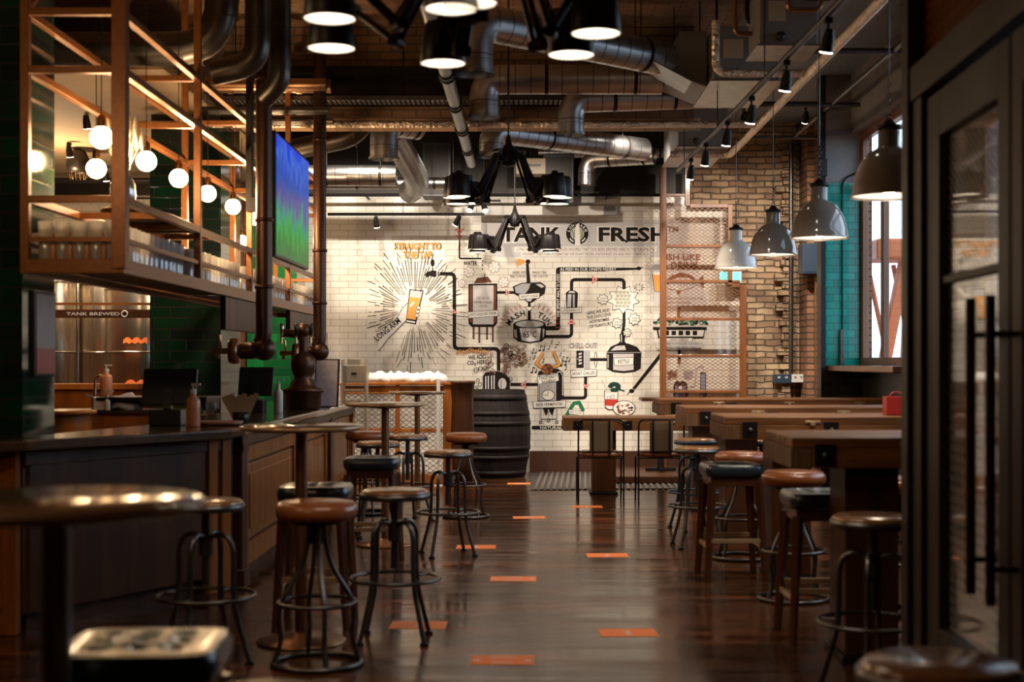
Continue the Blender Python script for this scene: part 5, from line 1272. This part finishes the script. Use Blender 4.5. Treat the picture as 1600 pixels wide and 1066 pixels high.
b = MB(); b.box(0,q_.x-p.x,0,.1,0,q_.z-p.z); b.build('casing', 'white_enamel', t, .01); b = MB(); b.box(q_.x-p.x,q_.x-p.x+.16,0.01,.09,.005,q_.z-p.z-.005); b.build('end_cap', 'grey_plastic', t); b = MB(); b.box(.2,.25,.1,.279,.03,.07); b.box(1.2,1.25,.1,.279,.03,.07); b.build('wall_bracket', 'grey_plastic', t)
# rails on the back wall
p = at(510,305,17.6); b = MB(); b.tube([(p.x-.8,17.6,p.z),(2.0,17.6,p.z)], .02, 10)
for x in (-3,-2,-1,0,1): b.box(x,x+.02,17.6,17.999,p.z-.01,p.z+.01)
o = b.build('wall_pipe', 'black_metal'); tag(o, 'long thin black pipe along the top of the white tiled wall', 'pipe')
t = thing('wall_track', 'black lighting track low across the left half of the white wall', 'track', (0, 17.3, at(600,335,17.3).z))
b = MB(); b.box(at(512,0,17.3).x, at(757,0,17.3).x, -.015,.015,-.018,.018); b.build('track', 'black_metal', t)
for px in (630,745):
    b = MB(); b.cyl((at(px,0,17.3).x,0,.0),(at(px,0,17.3).x,0,1.2),.004,n=6); b.build('hanger_wire', 'dark_iron', t)
def track_spot(label, loc, drop=.10, tgt=None, power=0, group='track spotlights', ang=70, aimdir=(0,0,-1)):
    t = thing('track_spot', label, 'light', loc, 0, group)
    b = MB(); b.cyl((0,0,0),(0,0,-drop),.008,n=8); b.box(-.02,.02,-.02,.02,-.03,0); b.build('stem', 'black_metal', t)
    d = Vector(aimdir).normalized(); c = Vector((0,0,-drop-.01))
    b = MB(); b.tube([c-d*.05, c+d*.01, c+d*.075], [.022,.034,.036], 16); b.build('spot_head', 'black_metal', t)
    b = MB(); b.tube([c+d*.0755, c+d*.079], [.034,.034], 16); b.build('spot_lens', 'spot_glow', t)
    if power: 
        e = Vector(loc)+c+d*.10; lamp('spot_lamp', 'SPOT', e, power, (1,.87,.72), target=e+d, size=.03, angle=ang, blend=.8)
    return t
z = at(600,335,17.3).z
track_spot('small spotlight on the wall track, above the tap lettering', (at(588,0,17.3).x,17.27,z-.018), .06, power=7, aimdir=(.1,.35,-1), ang=110)
track_spot('small spotlight on the wall track, right of centre over the water pipe', (at(716,0,17.3).x,17.27,z-.018), .04, power=7, aimdir=(-.5,.4,-.8), ang=110)
track_spot('spotlight at the right end of the wall track, bright pair left', (at(738,0,17.0).x,16.8,z+.10), .04, power=0, aimdir=(-.3,-.5,-.8))
track_spot('spotlight at the right end of the wall track, bright pair right', (at(757,0,17.0).x,16.8,z+.10), .04, power=0, aimdir=(.2,-.5,-.8))
b = MB(); b.tube([(-.72,16.8,z+.11),(-.3,16.8,z+.11)],.012,8); b.tube([(-.5,16.8,z+.11),(-.5,16.8,4.5)],.006,6); o = b.build('spot_bar', 'black_metal'); tag(o, 'short black bar carrying the pair of spotlights before the wall', 'bar')
t = thing('flood_lamp', 'shiny tilted flood lamp hanging behind the left shades of the middle chandelier', 'light', (at(708,0,16.5).x,16.5,at(0,322,16.5).z))
b = MB(); b.lathe([(.04,.14),(.10,.08),(.14,0),(.135,0),(.095,.075),(.035,.13),(1e-4,.13)], n=22); b.build('reflector', 'chrome', t); b = MB(); b.cyl((0,0,.13),(0,0,4.49-at(0,322,16.5).z),.008); b.build('stem', 'dark_iron', t)

# unseen wall-washing track, added behind the ceiling beam to brighten the mural
t = thing('added_wash_track', 'added unseen lighting track behind the ceiling beam, brightening the mural wall', 'track', (0,0,0))
b = MB(); b.box(-2.78,3.1,14.98,15.02,4.10,4.14); b.build('track', 'black_metal', t)
for x in (-2.6,-1,1): 
    b = MB(); b.cyl((x,15,4.14),(x,15,4.49),.006,n=6); b.build('hanger_rod', 'dark_iron', t)
for k, x in enumerate((-2.65,-1.8,-.9,.2,1.2,2.3,2.95)):
    track_spot('added wall-washing spotlight hidden by the beam, number %d from the left' % (k+1) if 0 else ['leftmost','second','third','fourth','fifth','sixth','rightmost'][k]+' added wall-washing spotlight of the unseen track behind the beam', (x,15.0,4.10), .10, power=250, aimdir=(0,1,-1.08), ang=100, group='added wall-washing spotlights')
# right track with six lamps, running away from the camera
t = thing('ceiling_track', 'long dark lighting bar running away from the camera on the right under the ceiling', 'track', (0,0,0))
b = MB(); b.tube([(1.72,4.0,3.28),(1.49,14.0,3.28)], .020, 10); b.build('bar', 'dark_iron', t)
for k in range(5):
    y = 5.5+k*2; x = 1.72-.023*(y-4); b = MB(); b.cyl((x,y,3.28),(x,y,4.49),.005,n=6); b.build('hanger_rod', 'dark_iron', t)
NM = ['nearest','second','third','fourth','fifth','farthest']
for k, (px, py) in enumerate(((1288,68),(1221,130),(1171,182),(1130,218),(1096,250),(1073,272))):
    y = F*1.72/(CY-py); x = 1.72-.023*(y-4)
    track_spot(NM[k]+' of the six spotlights on the long right-hand track', (x,y,3.26), .10, power=55, aimdir=(-.1,.35,-1), ang=85)
# left room spots
for px, py, d, lb in ((135,195,13.0,'spotlight under the tan ceiling beyond the bar, upper one'),(108,240,14.6,'spotlight under the tan ceiling beyond the bar, lower left one'),(165,278,16.4,'spotlight far back under the tan ceiling, seen beside a globe bulb')):
    p = at(px,py,d); track_spot(lb, (p.x,d,3.65), 3.65-p.z-.05, power=260, aimdir=(.05,.25,-1), ang=120, group='spotlights beyond the bar')
t = thing('wire_pendant', 'dark round pendant shade with a fringed rim hanging beyond the bar', 'light', (at(122,0,15.0).x,15.0,at(0,262,15.0).z))
b = MB(); b.lathe([(.02,.2),(.08,.17),(.12,.08),(.12,.0),(.09,-.06),(.085,-.06),(.11,0),(.11,.08),(.07,.16),(1e-4,.19)], n=24); b.build('shade', 'dark_iron', t)
for k in range(12):
    a = k*PI/6; b = MB(); b.cyl((.09*math.cos(a),.09*math.sin(a),-.05),(.08*math.cos(a),.08*math.sin(a),-.12),.006,n=6); b.build('fringe_rod', 'brass', t)
lamp('far_room_fill', 'POINT', (-4.9,14.6,3.0), 150, WARM, size=.1)  # added fill light to brighten the tank room, no fitting of its own
b = MB(); b.cyl((0,0,.19),(0,0,3.65-at(0,262,15.0).z),.005); b.build('cord', 'black_plastic', t)
b = MB(); zz = at(0,282,16.6).z; b.tube([(-6.19,16.6,zz),(-3.9,16.6,zz)], .03, 8); b.tube([(-5,16.6,zz),(-5,16.6,3.655)],.01,6); b.tube([(-5,17.2,zz-.14),(-5,17.2,3.655)],.01,6); b.tube([(-6,17.2,zz-.14),(-3.9,17.2,zz-.14)], .012, 8); o = b.build('far_track', 'black_metal'); tag(o, 'black rail high on the far wall beyond the bar', 'rail')

# ------------------------------------------------------------------ enamel pendants over the long tables
def pendant(label, m, px, d, rim_py, cap=4.38):
    p = at(px, rim_py, d); t = thing('pendant_lamp', label, 'lamp', tuple(p), 0, 'dome pendants over the long tables')
    prof = [(.200,0),(.203,.006),(.196,.012),(.190,.05),(.175,.10),(.148,.15),(.110,.185),(.062,.205),(.058,.215),(.058,.275),(.052,.285),(1e-4,.286)]
    b = MB(); b.lathe([(r,z*1.27) for r,z in prof], n=48); b.build('dome_shade', m, t)
    b = MB(); b.lathe([(r-.005 if r > .01 else r, z-.004 if z > .01 else z+.002) for r, z in prof[2:8]]+[(1e-4,.199)], n=40); b.v = [(x,y,z*1.27) for x,y,z in b.v]; b.build('shade_lining', 'shade_inside', t)
    b = MB(); b.lathe([(.064,.362),(.068,.367),(.068,.382),(.04,.387),(.02,.412),(1e-4,.414)], n=24); b.build('cap', 'black_metal', t)
    b = MB(); b.sphere((0,0,.055), .045, 16, 10); b.build('bulb', 'lamp_glow', t)
    b = MB()
    for k in range(8): b.ring((0,0,.43+k*.028), .012, .0035, 10, 5, axis='X' if k%2 else 'Y', sy=1)
    b.cyl((0,0,.65),(0,0,cap-p.z),.004,n=6); b.build('chain', 'gun_metal', t)
    lamp('pendant_light', 'SPOT', (p.x,p.y,p.z+.005), 38, SOFT, target=(p.x,p.y,0), size=.12, angle=140, blend=.9)
    return t
pendant('white enamel dome pendant, farthest of the row, before the brick wall', 'white_enamel', 1150, 13.5, 419)
pendant('grey dome pendant, third from the camera, before the brick wall', 'grey_enamel', 1208, 11.9, 399)
pendant('grey dome pendant, second from the camera, left of the teal tiles', 'grey_enamel', 1280, 9.9, 373)
pendant('grey dome pendant nearest the camera, partly cut by the black door frame', 'grey_enamel', 1389, 7.6, 308)

# ------------------------------------------------------------------ black articulated chandeliers
def chandelier(label, loc, offs):
    t = thing('spider_chandelier', label, 'chandelier', loc, 0, 'black articulated chandeliers')
    b = MB(); b.lathe([(1e-4,-.05),(.05,-.04),(.06,0),(.055,.08),(.03,.12),(.012,.2),(1e-4,.2)], n=20); b.build('hub', 'black_metal', t)
    b = MB(); b.cyl((0,0,.2),(0,0,4.49-loc[2]),.008,n=8); b.build('cord', 'black_plastic', t)
    for dx, dy, dz in offs:
        r = math.hypot(dx, dy); u = Vector((dx/r, dy/r, 0)); s_ = u.cross(Vector((0,0,1)))*.018; E = Vector((dx,dy,dz)) # shade mouth
        top = E+Vector((0,0,.17)); p0 = u*.06; p1 = u*.11+Vector((0,0,.06)); p2 = u*(r*.58)+Vector((0,0,dz+.01)); p3 = u*(r-.09)+Vector((0,0,dz+.15)); 
        b = MB()
        for k in (-1,1): b.tube([p0+s_*k,p1+s_*k], .010, 8); b.tube([p1+s_*k,p2+s_*k], .012, 8); b.tube([p2+s_*k,p3+s_*k], .012, 8)
        b.tube([p1+s_*.5,p2+s_*.5+u*.03],.007,6)
        for p in (p1,p2,p3): b.tube([p-s_*1.9,p+s_*1.9], .024, 12)
        b.tube([p3,top], .010, 8); b.build('articulated_arm', 'black_metal', t)
        b = MB(); b.lathe([(.092,0),(.094,.004),(.080,.15),(.070,.168),(.03,.175),(.02,.20),(1e-4,.20),(1e-4,.165),(.066,.160),(.076,.145),(.0905,.004)], tuple(E), 26); sh = b.build('shade', 'black_metal', t)
        b = MB(); b.lathe([(.0900,.003),(.0755,.145),(.060,.158),(1e-4,.16)], tuple(E), 26); b.build('shade_lining', 'shade_inside', sh)
        b = MB(); b.sphere(E+Vector((0,0,.06)), .034, 12, 8); b.build('bulb', 'lamp_glow', sh)
        L0 = Vector(loc)+E; lamp('shade_lamp', 'SPOT', L0+Vector((0,0,.01)), 9, SOFT, target=L0+Vector((0,0,-1)), size=.06, angle=120, blend=.8)
    return t
std = [(-.42,-.35,-.33),(-.47,-.08,-.31),(-.46,.18,-.33),(-.36,.42,-.30),(.40,-.35,-.33),(.46,-.08,-.31),(.44,.18,-.33),(.34,.42,-.30)]
chandelier('farthest black articulated chandelier, hanging before the TANK FRESH lettering', (-.13,16.4,3.0), [(x*.95,y*.8,z) for x,y,z in std])
chandelier('middle black articulated chandelier hanging in the centre of the room', (-.14,11.3,3.0), [(x*.9,y,z) for x,y,z in std])
chandelier('nearest black articulated chandelier, cut by the top edge of the photo', (-.14,5.35,3.0), [(-.62,.20,-.38),(-.56,-.28,-.38),(-.20,.48,-.38),(-.12,-.42,-.38),(-.05,-.50,-.38),(.40,-.05,-.38),(.32,.32,-.38)])

# ------------------------------------------------------------------ conduits, sockets and box on the right-hand walls
def wirepipe(name, pts, r, m, label, cat='conduit', group=None, R=.06):
    b = MB(); b.tube(bend(pts, R), r, 10); o = b.build(name, m); return tag(o, label, cat, group)
g = 'steel conduits on the right'
p = at(1236,0,17.58); wirepipe('conduit', [(p.x,17.58,at(0,592,17.58).z),(p.x,17.58,4.1)], .028, 'gun_metal', 'tall steel conduit running up the bare brick wall to the ceiling', group=g)
p = at(1275,0,17.2); wirepipe('conduit', [(p.x,17.2,.9),(p.x,17.2,at(0,440,17.2).z)], .018, 'copper_pipe', 'short thin conduit below the blue-grey box', group=g)
wirepipe('conduit', [(3.04,6,4.0),(3.12,16.5,4.02)], .028, 'gun_metal', 'long ceiling conduit running away from the camera over the window side', group=g)
for y, lb in ((11.9,'nearest cross conduit under the blue-grey ceiling'),(14.4,'middle cross conduit under the blue-grey ceiling'),(16.5,'farthest cross conduit under the blue-grey ceiling')):
    wirepipe('conduit', [(2.3 if y < 15 else 2.6,y,4.0),(3.5 if y < 14.7 else 3.4,y,4.0)], .024, 'gun_metal', lb, group=g)
p, q_ = at(1254,428,17.0), at(1284,380,17.0); t = thing('junction_box', 'blue-grey metal box mounted high on the brick pier', 'box', (p.x,17.0,p.z))
b = MB(); b.box(0,q_.x-p.x,0,.29,0,q_.z-p.z); b.build('box', 'blue_grey', t, .008); b = MB(); b.box(.02,q_.x-p.x-.02,-.008,0,.02,q_.z-p.z-.02); b.build('lid', 'blue_grey', t, .003)
def socket(label, px0, px1, py0, py1, dark):
    p, q_ = at(px0,py1,17.5), at(px1,py0,17.5); w, h = q_.x-p.x, q_.z-p.z; t = thing('socket_box', label, 'socket', (p.x,17.55,p.z), 0, 'wall sockets on the brick')
    b = MB(); b.box(0,w,0,.16,0,h); b.build('box', 'blue_grey' if dark else 'white_enamel', t, .005)
    b = MB()
    for x in (w*.2, w*.65): b.box(x,x+w*.16,-.004,0,h*.55,h*.75)
    b.build('switches', 'white_plastic' if dark else 'grey_plastic', t)
socket('dark double socket box on the brick wall, left of the white ones', 1211, 1237, 585, 599, True)
socket('white double socket at the middle of the socket row', 1238, 1259, 585, 598, False)
socket('upper white socket at the right of the socket row', 1260, 1276, 572, 583, False)
socket('lower white socket at the right of the socket row', 1260, 1278, 584.5, 598, False)
t = thing('stay_rod', 'black window rod with a grey handle hanging on the teal tiles', 'rod', (at(1316,0,14.75).x,14.76,0))
z0, z1 = at(0,515,14.76).z, at(0,280,14.76).z
b = MB(); b.tube(bend([(0,0,z0),(0,0,z1),(.16,0,z1+.07)], .12), .010, 8); b.build('rod', 'black_metal', t); b = MB(); b.box(-.022,.022,-.02,.02,at(0,570,14.76).z,z0); b.build('handle', 'gun_metal', t, .004)
p = at(1290,262,14.76); b = MB(); b.box(-.04,.04,-.03,.03,-.09,.09); o = b.build('door_contact_box', 'black_plastic', None, .005, (3.085,14.77,p.z)); tag(o, 'small black box on the corner above the teal tiles', 'box')
for i, (px, d) in enumerate(((1405,8.5),(1163,13.8))):
    b = MB(); x = at(px,0,d).x; b.tube([(x+.05*math.sin(k*1.3),d+.03*math.cos(k),4.37-k*.12) for k in range(8 if i == 0 else 6)], .006, 6); o = b.build('loose_cable', 'black_plastic'); tag(o, ['dangling black cable near the door frame under the ceiling','dangling cable over the mesh screen'][i], 'cable', 'dangling cables')

# ------------------------------------------------------------------ orange lift in the street
t = thing('boom_lift', 'orange lifting machine seen through the window on the right', 'machine', (4.62, 17.2, -.1))
g0_ = lambda px, py, d: at(px, py, d)-Vector((4.7,17.2,-.1))
b = MB(); b.box(-.3,1.4,-.4,1.2,.0,1.4); b.build('base', 'lift_orange', t, .03)
for k, (x, l) in enumerate(((-.25,2.9),(.05,3.0),(.35,2.7),(.65,3.2))):
    b = MB(); b.bar((x,.3+k*.1,1.3),(x+.35-.2*k,.4+k*.1,l),.09,.14); b.bar((x+.15,.3,1.2),(x-.1,.5,l-.3),.05); b.build('boom_arm', 'lift_orange', t, .01)
b = MB(); b.box(-.35,1.0,.1,.9,2.75,3.0); b.build('upper_platform', 'lift_orange', t, .03)
b = MB(); b.box(.5,.9,-.45,-.40,2.0,2.7); b.build('white_panel', 'facade', t)

# ------------------------------------------------------------------ glass doors at the right, near the camera
ang = math.atan2(-2.15, -.10); K_ = .82
t = thing('glass_doors', 'tall black steel double doors with mesh-wired glass and bar handles, right foreground', 'door', (1.885*K_, 6.82*K_, 0), ang)
Zs = lambda z: H+(z-H)*K_
def dbox(name, u0, u1, z0, z1, w=.05, m='door_steel', par=t, off=0, bev=.004):
    b = MB(); b.box(u0*K_,u1*K_,-w/2+off,w/2+off,z0,z1); return b.build(name, m, par, bev)
dbox('jamb', 0, .13, 0, 4.38, .14); dbox('jamb', .14, .30, 0, Zs(2.62), .10)
dbox('transom', .13, 4.6, Zs(2.62), Zs(2.78), .12)
b = MB(); expanded(b, .14*K_, 4.6*K_, Zs(2.78), 4.36, .045, .045, .009, 0); b.build('upper_mesh', 'bar_wood', t)
dbox('upper_board', .14, 4.6, Zs(2.78), 4.37, .02, 'window_wood', off=.03, bev=0)
for k, (u0, u1) in enumerate(((.32,1.60),(1.63,2.95))):
    fr = MB(); w = .03; u0 *= K_; u1 *= K_; st = .15*K_
    s0 = (.22 if k == 0 else .13)*K_; zb, zt, zm = Zs(.22), Zs(2.40), Zs(1.76)
    fr.box(u0,u0+s0,-w,w,.02,Zs(2.60)); fr.box(u1-st,u1,-w,w,.02,Zs(2.60)); fr.box(u0+s0,u1-st,-w*.99,w*.99,.02,zb); fr.box(u0+s0,u1-st,-w*.98,w*.98,zt,Zs(2.60)); fr.box(u0+s0,u1-st,-w*.6,w*.6,zm-.015,zm+.015)
    lf = fr.build('door_leaf', 'door_steel', t, .004)
    b = MB(); b.box(u0+s0,u1-st,-.004,.004,zb,zt); b.build('glass_pane', 'clear_glass', lf)
    b = MB(); expanded(b, u0+s0, u1-st, zb, zm-.02, .036, .036, .007, .010, .002); expanded(b, u0+s0, u1-st, zm+.02, zt, .055, .018, .007, .010, .002); b.build('wire_mesh', 'mesh_grey', lf)
    hu = (1.44 if k == 0 else 1.71)*K_
    b = MB(); b.cyl((hu,-.11,Zs(.52)),(hu,-.11,Zs(1.64)),.016,n=14)
    for z in (Zs(.65),Zs(1.5)): b.cyl((hu,-.11,z),(hu,-.03,z),.010,n=10)
    b.build('bar_handle', 'black_metal', lf)
